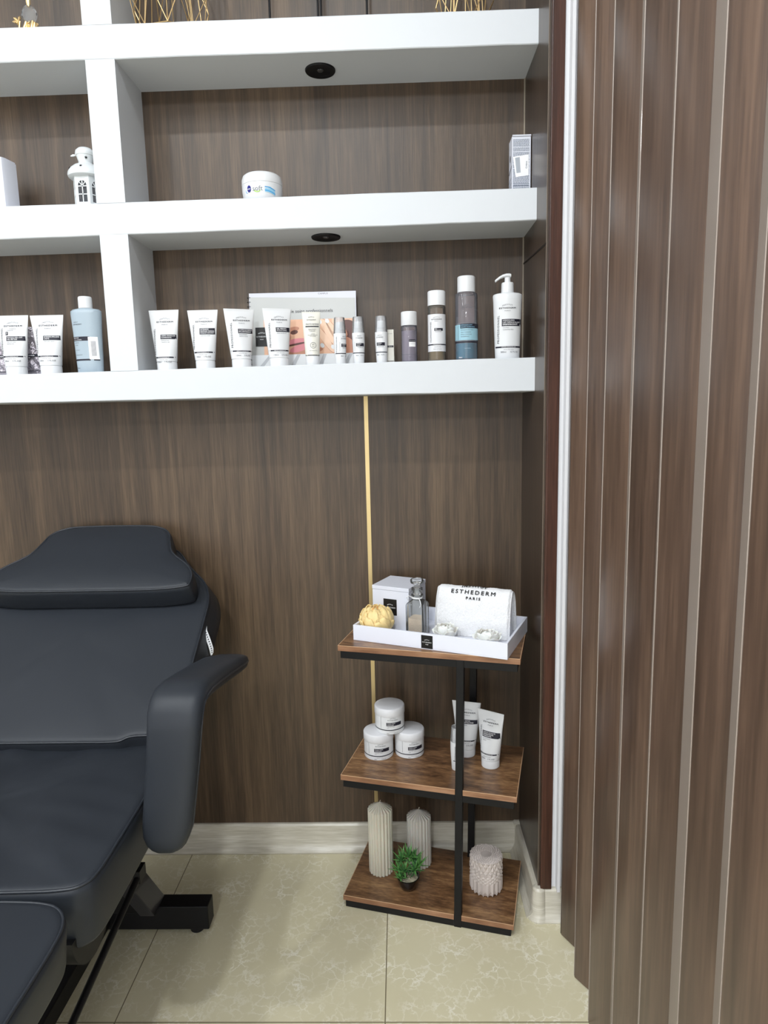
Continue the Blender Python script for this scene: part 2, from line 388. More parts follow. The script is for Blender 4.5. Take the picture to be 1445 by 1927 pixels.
# ------------------------------------------------------------------ folding door (panels along the right)
door = bpy.data.objects.new('door_1', None); scene.collection.objects.link(door); struct(door)
far = [-.333, -.427, -.558, -.72, -.875, -1.01, -1.155, -1.30, -1.445]
near = [-.381, -.519, -.645, -.806, -.946, -1.10, -1.222, -1.365, -1.51]
XN, XF = .046, .0715
DH = 2.95
for i in range(8):
    a = Vector((XN, near[i])); b = Vector((XF, far[i + 1]))          # wide leaf
    d = (b - a).normalized(); n = Vector((d.y, -d.x)); n = -n if n.x > 0 else n
    # leaf with rounded nose
    prof = []
    t = .006
    for k in range(7):
        an = PI * k / 6; prof.append(a + (-d) * math.sin(an) * t * .6 + n * math.cos(an) * t / 2 - n * t / 2 + d * .004)
    prof = [a + d * .003, a + d * .0008 - n * .001, a - d * .0005 - n * .003, a + d * .0008 - n * .005, a + d * .003 - n * .006,
            b - n * .006, b]
    m = MB(); m.prism([(q.x, q.y) for q in prof], .006, DH); m.build('door_leaf', M_DOOR, door, angle=50)
    if i < 7:
        a2 = Vector((XF, far[i + 1])); b2 = Vector((XN, near[i + 1]))
        dd = (b2 - a2).normalized(); n2 = Vector((dd.y, -dd.x)); n2 = -n2 if n2.x > 0 else n2
        m = MB(); a3 = a2 + dd * .0025; b3 = b2 - dd * .001
        m.prism([(a3.x, a3.y), (b3.x, b3.y), (b3.x - n2.x * .003, b3.y - n2.y * .003), (a3.x - n2.x * .003, a3.y - n2.y * .003)], .008, DH)
        m.build('hinge_strip', M_STRIP, door)
m = MB(); m.prism([(XN, near[0]), (XN - .0, near[0] + .004), (XF, far[0]), (XF + .005, far[0])], .006, DH); m.build('door_leaf', M_DOOR, door)
m = MB(); m.box(.047, .0545, -.33, -.3055, .09, DH); m.build('door_jamb', M_PAINT, door)
m = MB(); m.box(.02, .11, -1.9, -.30, DH, DH + .05); m.build('top_track', M_PAINT, door)

# ------------------------------------------------------------------ white built-in shelving
SF = -.1793
shelf = thing('wall_shelf', 'white painted built-in shelving with thick boards and an upright on the dark wood wall', 'shelf', (0, 0, 0))
def zl(l, r, x): return l + (x + 1.0676) * (r - l) / 1.0676
BT = lambda x: zl(1.5379, 1.5470, x)
MT = lambda x: zl(1.9666, 1.9718, x)
TT = lambda x: 2.389
def board(z0, z1, e):
    """a plastered board, its edges slightly uneven along the run"""
    rnd = random.Random(e); n = 64; xs = [-2.4 + 2.4 * i / n for i in range(n + 1)]
    m = MB(); rings = []
    w0 = w1 = 0
    for x in xs:
        w0 = w0 * .8 + rnd.uniform(-.0006, .0006); w1 = w1 * .8 + rnd.uniform(-.0004, .0004)
        rings.append([(x, 0, z0(x)), (x, SF + .002, z0(x) + w0), (x, SF, z0(x) + .002 + w0), (x, SF, z1(x) - .002 + w1), (x, SF + .002, z1(x) + w1), (x, 0, z1(x))])
    m.loft(rings); m.build('shelf_board', M_WHITE, shelf, smooth=False)
board(lambda x: 1.4585, BT, 1); board(lambda x: zl(1.8856, 1.8929, x), MT, 2); board(lambda x: 2.308, TT, 3)
for z0, z1 in ((1.5375, 1.888), (1.966, 2.3085), (2.3885, 2.72)):
    m = MB(); m.box(-1.1395, -1.0645, SF, 0, z0, z1); m.build('upright', M_WHITE, shelf, smooth=False)
board(lambda x: 2.72, lambda x: 2.80, 5)
def spot(z, x, label):
    t = thing('recessed_spotlight', label, 'spotlight', (x, -.087, z), 0, 'recessed spotlights under the shelves')
    m = MB(); m.lathe([(.026, 0), (.027, -.003), (.0385, -.0045), (.040, -.002), (.040, .0)], 40, cap0=False, cap1=False)
    m.lathe([(.0275, -.0028), (.020, -.0012), (.001, -.0008)], 40, cap0=False, cap1=True); m.build('trim_ring', M_BLACKM, t)
    m = MB(); m.lathe([(.009, -.0012), (.007, -.0030), (.001, -.0034)], 24, cap0=False, cap1=True); m.build('lens', mat('dark_lens', (44, 45, 48), .15, coat=1), t)
    return t
spot(2.308, -.5545, 'unlit black recessed spotlight under the upper white shelf board')
spot(1.889, -.5545, 'unlit black recessed spotlight under the middle white shelf board')

# ------------------------------------------------------------------ cosmetics
def tube_bottle(name, label, x, y, z, rz=0, wb=.054, wt=.084, h=.160, capm=M_WP, bodym=M_WP, caph=.023, group=None, cat='tube', printer=None, tilt=0):
    t = thing(name, label, cat, (x, y, z), rz, group, rot=(0, tilt, rz))
    rb = wb / 2
    def hwid(v): a = max(0, (v - caph) / (h - caph)); return rb + (wt / 2 - rb) * a ** .9
    def dep(v):
        a = min(1, max(0, (v - caph) / (h - .007 - caph))); return rb * (1 - a) ** .85 * .97 + .0012
    n = 40
    def ring(v, s=1.0):
        w, d = hwid(v) * s, dep(v) * s
        return [(w * math.cos(2 * PI * i / n), d * math.sin(2 * PI * i / n), v) for i in range(n)]
    m = MB(); vs = [caph, caph + .001] + [caph + (h - .008 - caph) * k / 14 for k in range(1, 15)] + [h - .007, h]
    m.loft([ring(caph, .93), ring(caph + .0015, 1.0)] + [ring(v) for v in vs[2:]]); m.build('tube_body', bodym, t)
    m = MB(); m.lathe([(rb * .93, 0), (rb * .98, .0015), (rb * .99, caph - .002), (rb * .96, caph)], n); m.build('cap', capm, t)
    def f(u, v, e=0):
        w, d = hwid(v), dep(v); q = min(.995, abs(u) / w)
        if q >= .97: q = .97
        return (max(-w * .985, min(w * .985, u)), -d * math.sqrt(1 - q * q) - .0004 - e, v)
    if printer:
        P = Print(f); printer(P, hwid, h); P.build('printed_label', INKS, t)
    return t
YS = -.125
G1 = 'white squeeze tubes on the lowest white shelf'
def pr(lines, sub, **k): return lambda P, hw, h: std_label(P, hw, h, lines, sub, **k)
tube_bottle('squeeze_tube', 'white tube nearest the white upright, leftmost in the right-hand bottom bay', -1.003, YS, BT(-1), -.04, .0545, .084, .1625, group=G1,
            printer=pr(['CRÈME GRANULÉE', 'GOMMANTE'], ['EXFOLIATING', 'CREAM IN GEL'], band=.2, lv=.79, box=(.59, 0)))
tube_bottle('squeeze_tube', 'white tube with a three-line black label, second right of the white upright', -.896, YS, BT(-.9), 0, .053, .084, .159, group=G1,
            printer=pr(['INTENSIVE', 'PROPOLIS+ KAOLIN', 'MASQUE PURIFIANT'], ['PURIFYING MASK'], band=.27, lv=.79, box=(.69, 0)))
tube_bottle('squeeze_tube', 'white tube overlapping the spiral edge of the booklet', -.7958, YS, BT(-.8), .42, .053, .084, .1585, group=G1,
            printer=pr(['GOMMAGE DERMO', 'ÉCLAIRCISSANT'], ['BRIGHTENING', 'DERMO SCRUB'], band=.27, lv=.79, box=(.66, 0)))
tube_bottle('squeeze_tube', 'white tube between the black logo square and the face photo of the booklet', -.6918, YS, BT(-.69), .36, .053, .079, .1565, group=G1,
            printer=pr(['GEL PEELING', 'SMOOTHING'], ['SMOOTHING PEEL GEL'], band=.26, lv=.79, box=(.67, 0)))
def photo_rev(P, hw, h):
    w = hw(h * .7)
    P.text('INSTITUT', 0, h * .89, w=w * .7, h=w * .16, mi=2, arc=.001)
    P.text('ESTHEDERM', 0, h * .84, w=w * 1.05, h=w * .19, mi=0, bold=.008)
    P.text('PHOTO REVERSE', w * .1, h * .755, w=w * 1.5, h=w * .26, mi=2, bold=.008)
    P.rect(-w * .72, w * .85, h * .715, h * .737, 0)
    for i, (t, s) in enumerate((('BRIGHTENING', .9), ('LIFTING DAY', .8), ('CREAM', .7))): P.text(t, w * .05, h * (.67 - i * .022), w=w * s, h=w * .13, mi=2)
    for i, (t, s) in enumerate((('CRÈME', .5), ('ÉCLAIRCISSANTE', 1.1), ('ANTI-TACHES', .7))): P.text(t, w * .1, h * (.58 - i * .022), w=w * s, h=w * .13, mi=2)
    for rr in (.36, .33):
        P.m.grid(lambda a, b: P.f(w * .12 + math.cos(a * 2 * PI) * w * (rr - b * .02), h * .375 + math.sin(a * 2 * PI) * w * (rr - b * .02), 0), 25, 2, 2)
    P.text('SPF', w * .12, h * .385, w=w * .3, h=w * .14, mi=0); P.text('50+', w * .12, h * .35, w=w * .3, h=w * .14, mi=0)
    P.text('HIGH PROTECTION', w * .1, h * .27, w=w * .9, h=w * .1, mi=2)
    P.rect(-w * .95, w * .95, h * .185, h * .198, 0)
tube_bottle('squeeze_tube', 'slim cream coloured tube in front of the face photo on the booklet', -.5985, YS, BT(-.6), .12, .0385, .050, .144, M_WP, M_CREAM, .026, G1, printer=photo_rev)

def airless(label, x, z, rz=0, y=YS, kind=0, s=1.0):
    t = thing('airless_pump_bottle', label, 'bottle', (x, y, z), rz, 'small white airless pump bottles')
    R = .0172 * s
    m = MB(); m.lathe([(.0133 * s, 0), (.0142 * s, .002), (.0158 * s, .03 * s), (R, .058 * s), (R, .082 * s), (R * .99, .0835 * s)], 36); m.build('bottle_body', M_WP, t)
    m = MB(); m.lathe([(R * .9, .0835 * s), (R * .9, .092 * s), (.011 * s, .096 * s), (.0105 * s, .112 * s), (.009 * s, .114 * s)], 32); m.build('pump_head', M_WP, t)
    m = MB(); prof = [(R * .985, .0835 * s), (R * .99, .086 * s), (.0146 * s, .122 * s), (.0138 * s, .1262 * s), (.006 * s, .1268 * s)]
    inner = [(.006 * s, .1255 * s), (.0130 * s, .1250 * s), (.0138 * s, .122 * s), (R * .94, .086 * s), (R * .94, .0836 * s)]
    m.lathe(prof + inner, 36, cap0=False, cap1=False); m.build('clear_cap', M_CLEAR, t)
    def f(u, v, e=0):
        a = v / s; r = (.0133 + (.0172 - .0133) * min(1, a / .058) ** .8) * s + .0004 + e; an = u / r
        return (r * math.sin(an), -r * math.cos(an), v)
    P = Print(f); w = R
    if kind != 2:
        P.text('INSTITUT', w * .1, .073 * s, w=w * .7, h=.0035 * s, mi=2); P.text('ESTHEDERM', w * .1, .0675 * s, w=w * 1.15, h=.0042 * s, mi=0, bold=.008)
    P.rect(-w * .45, w * .95, .047 * s, .0555 * s, 0); P.text('INTENSIVE', -w * .3, .0522 * s, w=w * .7, h=.003 * s, mi=1, align='l', e=.0005)
    P.text('SÉRUM', -w * .3, .0485 * s, w=w * .5, h=.003 * s, mi=1, align='l', e=.0005)
    P.text('CONCENTRATED', w * .25, .043 * s, w=w, h=.0028 * s, mi=2)
    P.rect(-w * 1.5, w * 1.5, .0285 * s, .0308 * s, 0, n=20)
    P.text('30ml', -w * .3, .0215 * s, h=.0042 * s, mi=2); P.text('1 FL.OZ', w * .5, .0215 * s, h=.0042 * s, mi=2, mw=w * .6)
    P.rect(-w * .72, -w * .69, .035 * s, .06 * s, 2)
    P.text('PROFESSIONNEL', -w * 1.2, .03 * s, w=.045 * s, h=.0035 * s, mi=2, align='l', vert=True)
    P.build('printed_label', INKS, t); return t
airless('small white airless pump bottle, left one of the pair before the booklet', -.522, BT(-.52), .75)
airless('small white airless pump bottle, right one of the pair at the booklet edge', -.4712, BT(-.47), .1)
airless('small white airless pump bottle standing alone beside the tiny carton', -.4084, BT(-.41), -.35)
def small_carton():
    t = thing('product_carton', 'tiny white carton behind the lone small pump bottle', 'box', (-.3835, -.10, BT(-.38)), -.1)
    m = MB(); m.box(-.010, .010, -.010, .010, 0, .092); m.build('carton', M_CREAM, t, bevel=.0006)
    P = Print(lambda u, v, e=0: (u, -.0104 - e, v))
    P.rect(-.009, .009, .044, .049, 0); P.rect(-.009, .009, .006, .0075, 0); P.text('ESTHEDERM', 0, .08, w=.012, h=.002, mi=2); P.text('SERUM', 0, .0455, w=.01, h=.002, mi=1, e=.0005)
    P.build('printed_label', INKS, t)
small_carton()
def cylmap(R): return lambda u, v, e=0: ((R + .0004 + e) * math.sin(u / R), -(R + .0004 + e) * math.cos(u / R), v)
# small clear bottle with violet grey liquid
t = thing('toner_bottle', 'smallest clear bottle, filled with greyish liquid, left of the two taller cylinder bottles', 'bottle', (-.3322, YS, BT(-.33)), 0)
m = MB(); m.lathe([(.019, 0), (.0215, .0015), (.0218, .003), (.0218, .094), (.0205, .097), (.017, .098)], 40); m.build('bottle_body', glassy('clear_bottle_plastic', (250, 240, 244), .14, (200, 202, 212), 1.4), t)
m = MB(); m.lathe([(.0185, .003), (.0208, .004), (.0208, .084)], 40); m.build('liquid', M_GREYLIQ, t)
m = MB(); m.lathe([(.0217, .098), (.0220, .0985), (.0218, .133), (.0205, .1345)], 40); m.build('cap', M_WP, t)
P = Print(cylmap(.0218)); P.rect(-.001, .018, .054, .060, 0); P.rect(-.001, .018, .041, .0535, 1); P.text('EAU CELLULAIRE', .0085, .056, w=.016, h=.002, mi=1, e=.0005)
P.text('CELLULAR WATER', .0085, .048, w=.014, h=.0018, mi=2, e=.0005); P.rect(-.03, .03, .020, .0208, 2, n=24); P.text('100ml', .004, .012, w=.01, h=.003, mi=2)
P.build('printed_label', INKS, t)
# medium
t = thing('lotion_bottle', 'cylinder bottle with wraparound white label and yellowish foot, second tallest of the clear ones', 'bottle', (-.2568, YS, BT(-.257)), 0)
m = MB(); m.lathe([(.021, 0), (.0236, .0015), (.024, .003), (.024, .144), (.022, .1465), (.019, .1475)], 44); m.build('bottle_body', glassy('clear_bottle_plastic_b', (250, 238, 232), .14, (206, 204, 196), 1.4), t)
m = MB(); m.lathe([(.021, .003), (.0228, .004), (.0228, .116)], 44); m.build('liquid', M_YELLIQ, t)
m = MB(); m.lathe([(.0238, .1475), (.0242, .148), (.0240, .184), (.0225, .186)], 44); m.build('cap', M_WP, t)
m = MB(); m.lathe([(.02425, .026), (.02425, .124)], 48, cap0=False, cap1=False); m.build('wrap_label', M_WPG, t)
P = Print(cylmap(.0244)); logo(P, -.002, .109, .028); P.rect(-.008, .016, .080, .087, 0); P.text('EAU', -.006, .084, h=.003, mi=1, align='l', e=.0005, bold=.012); P.text('CELLULAIRE', -.006, .0808, h=.003, mi=1, align='l', e=.0005, bold=.012)
P.text('CELLULAR WATER', -.006, .0768, h=.0022, mi=2, align='l'); P.rect(-.036, .036, .0425, .0455, 0, n=24); P.text('PROFESSIONNEL', -.017, .05, w=.055, h=.004, mi=2, align='l', vert=True)
P.text('INSTITUTE PROFESSIONAL', 0, .0433, w=.022, h=.0016, mi=1, e=.0005); P.text('cares for you', .0, .037, w=.018, h=.0028, mi=2); P.text('200ml  6.7 FL.OZ', .0, .031, w=.022, h=.003, mi=2)
P.build('printed_label', INKS, t)
# tall blue
t = thing('makeup_remover_bottle', 'tallest clear cylinder bottle, with bright blue liquid in its lower half', 'bottle', (-.1762, YS, BT(-.176)), 0)
R = .0305
m = MB(); m.lathe([(.028, 0), (.0302, .002), (R, .004), (R, .172), (.029, .176), (.0235, .1775), (.0235, .179)], 48); m.build('bottle_body', glassy('clear_bottle_plastic_c', (250, 241, 242), .18, (196, 196, 204), 1.4), t)
m = MB(); m.lathe([(.027, .004), (R - .0014, .006), (R - .0014, .045)], 48); m.build('blue_liquid', M_BLUELIQ, t)
m = MB(); m.lathe([(R - .0014, .0455), (R - .0014, .098)], 48, cap0=True, cap1=True); m.build('clear_liquid', glassy('pale_liquid', (236, 244, 246), .3, (190, 212, 220), 1.1), t)
m = MB(); m.lathe([(.0236, .1795), (.024, .18), (.0238, .219), (.022, .2212)], 44); m.build('cap', M_WP, t)
P = Print(cylmap(R)); P.rect(-.044, .044, .0525, .0935, 3, n=30); P.rect(-.020, .044, .0835, .0955, 0, n=20, e=.0003); P.rect(-.044, .044, .046, .0495, 0, n=30, e=.0003)
P.text('DÉMAQUILLANT', -.018, .0905, h=.0042, mi=4, align='l', bold=.008, e=.0006); P.text('HAUTE TOLÉRANCE', -.018, .0855, h=.0042, mi=4, align='l', bold=.008, e=.0006)
for i, tx in enumerate(('DÉMAQUILLANT YEUX', 'HIGH TOLERANCE', 'MAKE-UP REMOVER', 'WATERPROOF')): P.text(tx, -.018, .078 - i * .0058, h=.0033, mi=2, align='l', e=.0004)
P.text('PROFESSIONNEL', -.026, .054, w=.038, h=.003, mi=2, align='l', vert=True, e=.0004); P.text('ESTHEDERM', 0, .136, w=.030, h=.0045, mi=2, bold=.008); P.text('INSTITUT', 0, .142, w=.018, h=.003, mi=2)
P.text('200ml', -.02, .006, h=.0042, mi=1); P.text('INSTITUTE', 0, .030, w=.016, h=.0026, mi=4)
P.build('printed_label', [M_INK, M_WINK, M_GREY, M_CYAN, M_PALEBLUE], t)
# white pump bottle
t = thing('pump_dispenser_bottle', 'large white pump bottle at the right end of the bottom white shelf', 'bottle', (-.0652, YS, BT(-.065)), 0)
H = .172
def oval(prof, n=44): return [[(a * math.cos(2 * PI * i / n), b * math.sin(2 * PI * i / n), z) for i in range(n)] for a, b, z in prof]
m = MB(); m.loft(oval([(.0315, .022, 0), (.0330, .0235, .002), (.0338, .0245, .02), (.0365, .0265, .09), (.0385, .0275, .150), (.0395, .0280, .166), (.0385, .0270, .1700), (.033, .024, .1725), (.020, .018, .1745)]))
m.build('bottle_body', M_WP, t)
m = MB(); m.lathe([(.0168, .174), (.0170, .1755), (.0162, .199), (.0150, .2015), (.0092, .2022), (.0080, .2035), (.0078, .215)], 36); m.build('pump_collar', M_WP, t)
m = MB()
path = [(.0085, 0, .2195), (.004, 0, .2205), (-.004, 0, .2205), (-.012, 0, .219), (-.021, 0, .215), (-.030, 0, .2085), (-.0335, 0, .2055)]
rr = [(.0085, .0052), (.0088, .0055), (.0084, .0052), (.0072, .0043), (.006, .0036), (.0048, .0032), (.0038, .003)]
m.loft([[(p[0] - (b * math.sin(2 * PI * k / 16) * (.3 if i > 2 else 0)), a * math.cos(2 * PI * k / 16), p[2] + b * math.sin(2 * PI * k / 16)) for k in range(16)] for i, (p, (a, b)) in enumerate(zip(path, rr))])
m.build('pump_spout', M_WP, t)
def fpump(u, v, e=0):
    a = .0336 + (.0390 - .0336) * v / .16; b = .0243 + (.0278 - .0243) * v / .16; q = max(-.95, min(.95, u / a)); return (q * a, -b * math.sqrt(1 - q * q) - .0005 - e, v)
P = Print(fpump); std_label(P, lambda v: .0336 + .0054 * v / .16, H, ['OSMOCLEAN', 'LAIT DÉMAQUILLANT', 'DÉSENSIBILISANT'], ['CALMING', 'CLEANSING MILK'], ('500ml', '16.7 FL.OZ'), band=.17, lv=.76, cu=-.05, lw=.98, box=(.605, 0), boxu=-.5)
P.build('printed_label', INKS, t)

# spiral booklet leaning on the wall
t = thing('spiral_booklet', 'white spiral-bound booklet with a face photo standing behind the tubes', 'booklet', (-.636, -.052, BT(-.63) + .001), 0, rot=(-.10, 0, .0))
W, Hh = .312, .213
m = MB(); m.box(-W / 2 + .006, W / 2, 0, .006, 0, Hh); m.build('pages', M_PAGE2, t, bevel=.0004)
m = MB(); m.add([(-W / 2 + .008, -.0012, 0), (W / 2 - .003, -.0012, 0), (W / 2 - .003, -.0012, Hh - .020), (-W / 2 + .008, -.0012, Hh - .011),
                 (-W / 2 + .008, -.0004, 0), (W / 2 - .003, -.0004, 0), (W / 2 - .003, -.0004, Hh - .020), (-W / 2 + .008, -.0004, Hh - .011)],
                [(0, 1, 2, 3), (7, 6, 5, 4), (0, 4, 5, 1), (1, 5, 6, 2), (2, 6, 7, 3), (3, 7, 4, 0)])
m.build('cover', M_PAGE, t)
m = MB()
for k in range(16):
    z = .012 + k * (Hh - .024) / 15
    m.tube([(-W / 2 + .006 + .0055 * math.cos(a), .003 + .0065 * math.sin(a), z) for a in [2 * PI * i / 14 for i in range(14)]], .0007, 6, closed=True)
m.build('spiral_binding', mat('dark_wire', (60, 60, 66), .35, metal=.6), t)
P = Print(lambda u, v, e=0: (-W / 2 + u, -.0016 - e, v))
P.rect(.046, W - .0035, .038, .136, 0, 2)                                       # photo band: skin
def blob(cu, cv, ru, rv, mi, e, rot=0, n=26):
    pts = []
    for k in range(n):
        a = 2 * PI * k / n; x = ru * math.cos(a); y = rv * math.sin(a)
        uu = cu + x * math.cos(rot) - y * math.sin(rot); vv = cv + x * math.sin(rot) + y * math.cos(rot)
        pts.append((min(W - .0036, max(.0465, uu)), min(.1358, max(.0385, vv))))
    P.poly(pts, mi, e)
blob(.13, .108, .018, .007, 1, .0002, .2); blob(.133, .100, .011, .006, 4, .0003, .2)
blob(.140, .074, .030, .0085, 3, .0002, .12); blob(.150, .056, .032, .010, 3, .00025, .30); blob(.138, .066, .034, .0028, 4, .0004, .18)
blob(.118, .088, .006, .014, 1, .00022)
blob(.165, .046, .05, .010, 1, .00015, .1)
blob(.285, .09, .035, .042, 4, .0002, 0); blob(.275, .055, .03, .03, 1, .00022, 0)
for cu, cv, ru, rv, ro in ((.232, .098, .050, .0115, -1.05), (.252, .092, .050, .0115, -1.0), (.222, .078, .045, .0105, -.98), (.262, .112, .030, .011, -.9)):
    blob(cu + .003, cv - .003, ru, rv, 1, .00035, ro); blob(cu, cv, ru, rv * .88, 2, .00045, ro)
for cu, cv in ((.207, .128), (.228, .130), (.213, .061), (.244, .056)): blob(cu, cv, .007, .0055, 5, .0006, -1.0)
P.rect(.01, W - .0035, .002, .0378, 5, 2)                                       # white marble foot
for a, b in ((.03, .06), (.12, .14), (.20, .215), (.27, .29)): P.poly([(a, .003), (a + .012, .003), (b + .01, .037), (b, .037)], 6, .0003)
P.rect(.022, .058, .062, .116, 7, 2, e=.0004)
P.text('INSTITUT', .040, .097, w=.020, h=.0045, mi=5, arc=.002, e=.0007); P.text('ESTHEDERM', .040, .088, w=.030, h=.0052, mi=5, bold=.008, e=.0007); P.text('PARIS', .040, .081, w=.010, h=.003, mi=5, e=.0007)
P.text('Guide de soins professionnels', .245, .155, w=.160, h=.0130, mi=8, bold=.005, align='r', e=.0004)
P.text('CAMPUS', .218, Hh - .0075, w=.028, h=.006, mi=8, e=-.0014, bold=.01)
P.build('cover_print', [M_SKIN, M_SKIN2, M_SKIN3, M_LIP, M_LIPD, mat('print_white', (226, 230, 232), .4), mat('print_grey', (186, 190, 194), .4), M_LABEL, mat('print_text_grey', (84, 84, 88), .5)], t)

# left bay, bottom shelf
tube_bottle('squeeze_tube', 'white tube marked with a small 7, at the left frame edge', -1.4255, YS, BT(-1.42), .02, .055, .092, .1625, group=G1,
            printer=lambda P, hw, h: (std_label(P, hw, h, ['MASQUE PEEL-OFF', 'GEL PEPTIDE'], ['PEEL-OFF MASK', 'PEPTIDE GEL'], lv=.81, box=(.65, 0), band=.30, boxu=-.35),
                                      P.rect(-.0155, -.0085, .1085, .118, 0), P.text('7', -.012, .1105, h=.0075, mi=1, e=.0006), P.text('ÉTAPE/STEP', -.003, .1205, w=.018, h=.003, mi=2)))
tube_bottle('squeeze_tube', 'white tube between a foil sachet and the pale blue bottle', -1.328, YS, BT(-1.32), .02, .056, .0925, .160, group=G1,
            printer=pr(['INTENSIVE SPIRULINE', 'CRÈME'], ['SPIRULINE CREAM'], band=.29, lv=.81, box=(.65, 0)))
def sachet(x, label, y, rz, seed):
    t = thing('foil_sachet', label, 'sachet', (x, y, BT(x)), rz, 'silver foil sachets on the bottom left shelf')
    rnd = random.Random(seed)
    def sur(s):
        def f(a, b):
            u = (a - .5) * .075; v = b * .135; puff = math.sin(PI * a) ** .6 * math.sin(PI * min(1, max(0, (b - .05) / .9))) ** .6
            w = .0025 * math.sin(u * 210 + v * 130 + seed) + .0018 * math.sin(v * 260 - u * 160 + seed * 2)
            return (u + .002 * math.sin(v * 90), s * (.0008 + puff * (.008 + w)), v)
        return f
    m = MB(); m.grid(sur(-1), 28, 40); m.grid(sur(1), 28, 40); m.build('foil_pouch', M_FOIL, t, angle=25)
    P = Print(lambda u, v, e=0: (u, -.0118 - e - .002 * 0, v)); P.rect(-.027, .027, .052, .060, 0); P.text('POWDER', -.02, .0545, h=.0045, mi=1, align='l', e=.0005, bold=.012)
    P.rect(-.034, .034, .012, .0145, 0); P.build('printed_label', INKS, t)
sachet(-1.385, 'crumpled silver foil sachet between the two left tubes', -.088, .05, 1)
sachet(-1.475, 'crumpled silver foil sachet behind the leftmost tube', -.085, -.05, 5)
t = thing('flask_bottle', 'pale translucent blue bottle with white flip cap left of the white upright', 'bottle', (-1.2175, YS, BT(-1.21)), .0)
m = MB(); m.loft(oval([(.0325, .021, 0), (.0348, .0225, .002), (.0362, .0235, .03), (.039, .025, .11), (.0418, .026, .158), (.0415, .0255, .166), (.036, .022, .1705), (.022, .018, .1725), (.018, .0165, .1735)])); m.build('bottle_body', M_FROST, t)
m = MB(); m.lathe([(.0182, .1735), (.0182, .198), (.0178, .2025), (.0165, .2045)], 36); m.build('cap', M_WP, t)
def fflask(u, v, e=0):
    a = .0352 + (.0415 - .0352) * v / .155; b = .0226 + (.0258 - .0226) * v / .155; q = max(-.97, min(.97, u / a)); return (q * a, -b * math.sqrt(1 - q * q) - .0005 - e, v)
P = Print(fflask); P.text('ESTHEDERM', -.030, .128, w=.026, h=.0045, mi=0, bold=.008, align='l', mw=.026); P.text('INSTITUT', -.028, .1345, w=.014, h=.003, mi=2, align='l')
P.rect(-.036, .014, .086, .097, 0, n=16); P.text('EAU PURE', -.032, .0925, h=.0037, mi=1, align='l', e=.0005); P.text('AUX LUMIÈRES', -.032, .0875, h=.0037, mi=1, align='l', e=.0005)
for i, tx in enumerate(('PURIFYING', 'WATER', '', 'ALCOOLAT', '', 'DÉSINCRUSTANT')): 
    if tx: P.text(tx, -.030, .080 - i * .0065, h=.0027, mi=2, align='l')
P.rect(-.035, .012, .033, .0375, 0, n=16); P.rect(.020, .033, .033, .0375, 0, n=6); P.text('400ml', -.030, .012, h=.004, mi=2, align='l')
P.rect(.010, .033, .036, .096, 1, n=10, e=.0007)
for i in range(9): P.rect(.0165 + i * .0013, .0170 + i * .0013, .045, .085, 2, n=2, e=.001)
P.build('printed_label', INKS, t)

# middle shelf
t = thing('cream_jar', 'round white cream jar with blue print alone on the middle shelf', 'jar', (-.7175, -.115, MT(-.72)), 0)
m = MB(); m.lathe([(.045, 0), (.0475, .002), (.051, .014), (.053, .028), (.0532, .044)], 56); m.build('jar_body', M_WP, t)
m = MB(); m.lathe([(.0534, .0445), (.0536, .046), (.0532, .058), (.050, .067), (.044, .0715), (.030, .0745), (.001, .0755)], 56); m.build('lid', M_WP, t)
P = Print(lambda u, v, e=0: ((.0505 + .0028 * v / .044 + .0004 + e) * math.sin(u / .052), -(.0505 + .0028 * v / .044 + .0004 + e) * math.cos(u / .052), v))
c = (-.027, .027)
def bl2(cu, cv, ru, rv, mi, e=0): P.poly([(cu + ru * math.cos(2 * PI * k / 24), cv + rv * math.sin(2 * PI * k / 24)) for k in range(24)], mi, e)
bl2(c[0] - .0085, c[1] - .001, .0045, .0085, 1, .0001); bl2(c[0] - .0065, c[1], .0045, .0085, 5, .0003); bl2(*c, .0064, .0085, 0, .0005)
P.text('NIVEA', c[0], c[1] - .0018, w=.0095, h=.0042, mi=5, bold=.012, e=.0008)
P.text('soft', -.016, .021, w=.026, h=.0165, mi=4, bold=-.005, align='l', e=.0006)
P.poly([(-.004 + .009 * math.cos(PI + PI * k / 12), .0225 + .0055 * math.sin(PI + PI * k / 12)) for k in range(13)], 3, .0002)
for (v0, v1, mi, e) in ((.0345, .014, 2, .0002), (.030, .027, 1, .0005), (.0255, .0185, 1, .0005)):
    for k in range(12):
        u0 = .016 + k * .0024; a = k / 12; b = (k + 1) / 12; drop = lambda q: -.007 * q * q
        if mi == 2: P.poly([(u0, .018 + drop(a)), (u0 + .0024, .018 + drop(b)), (u0 + .0024, .027 + .006 * math.sin(PI * b) + drop(b)), (u0, .027 + .006 * math.sin(PI * a) + drop(a))], 2, e)
        else: P.poly([(u0, v1 + drop(a) + .002), (u0 + .0024, v1 + drop(b) + .002), (u0 + .0024, v1 + .0045 + drop(b)), (u0, v1 + .0045 + drop(a))], 1, e)
P.build('printed_label', [M_NAVY, M_BLUE, M_PALEBLUE, M_LIME, mat('slate_ink', (84, 92, 104), .5), M_WINK], t)
t = thing('medicine_carton', 'tall narrow white carton covered in fine print at the right end of the middle shelf', 'box', (-.0255, -.078, MT(-.03)), -.0)
m = MB(); m.box(-.026, .0235, -.025, .024, 0, .152); m.build('carton', M_CARD, t, bevel=.0006)
m = MB(); m.box(-.0255, .0235, -.028, -.0252, .1515, .1545); m.build('flap', M_CARD, t)
P = Print(lambda u, v, e=0: (-.026 + u, -.0254 - e, v)); rnd = random.Random(4)
v = .143
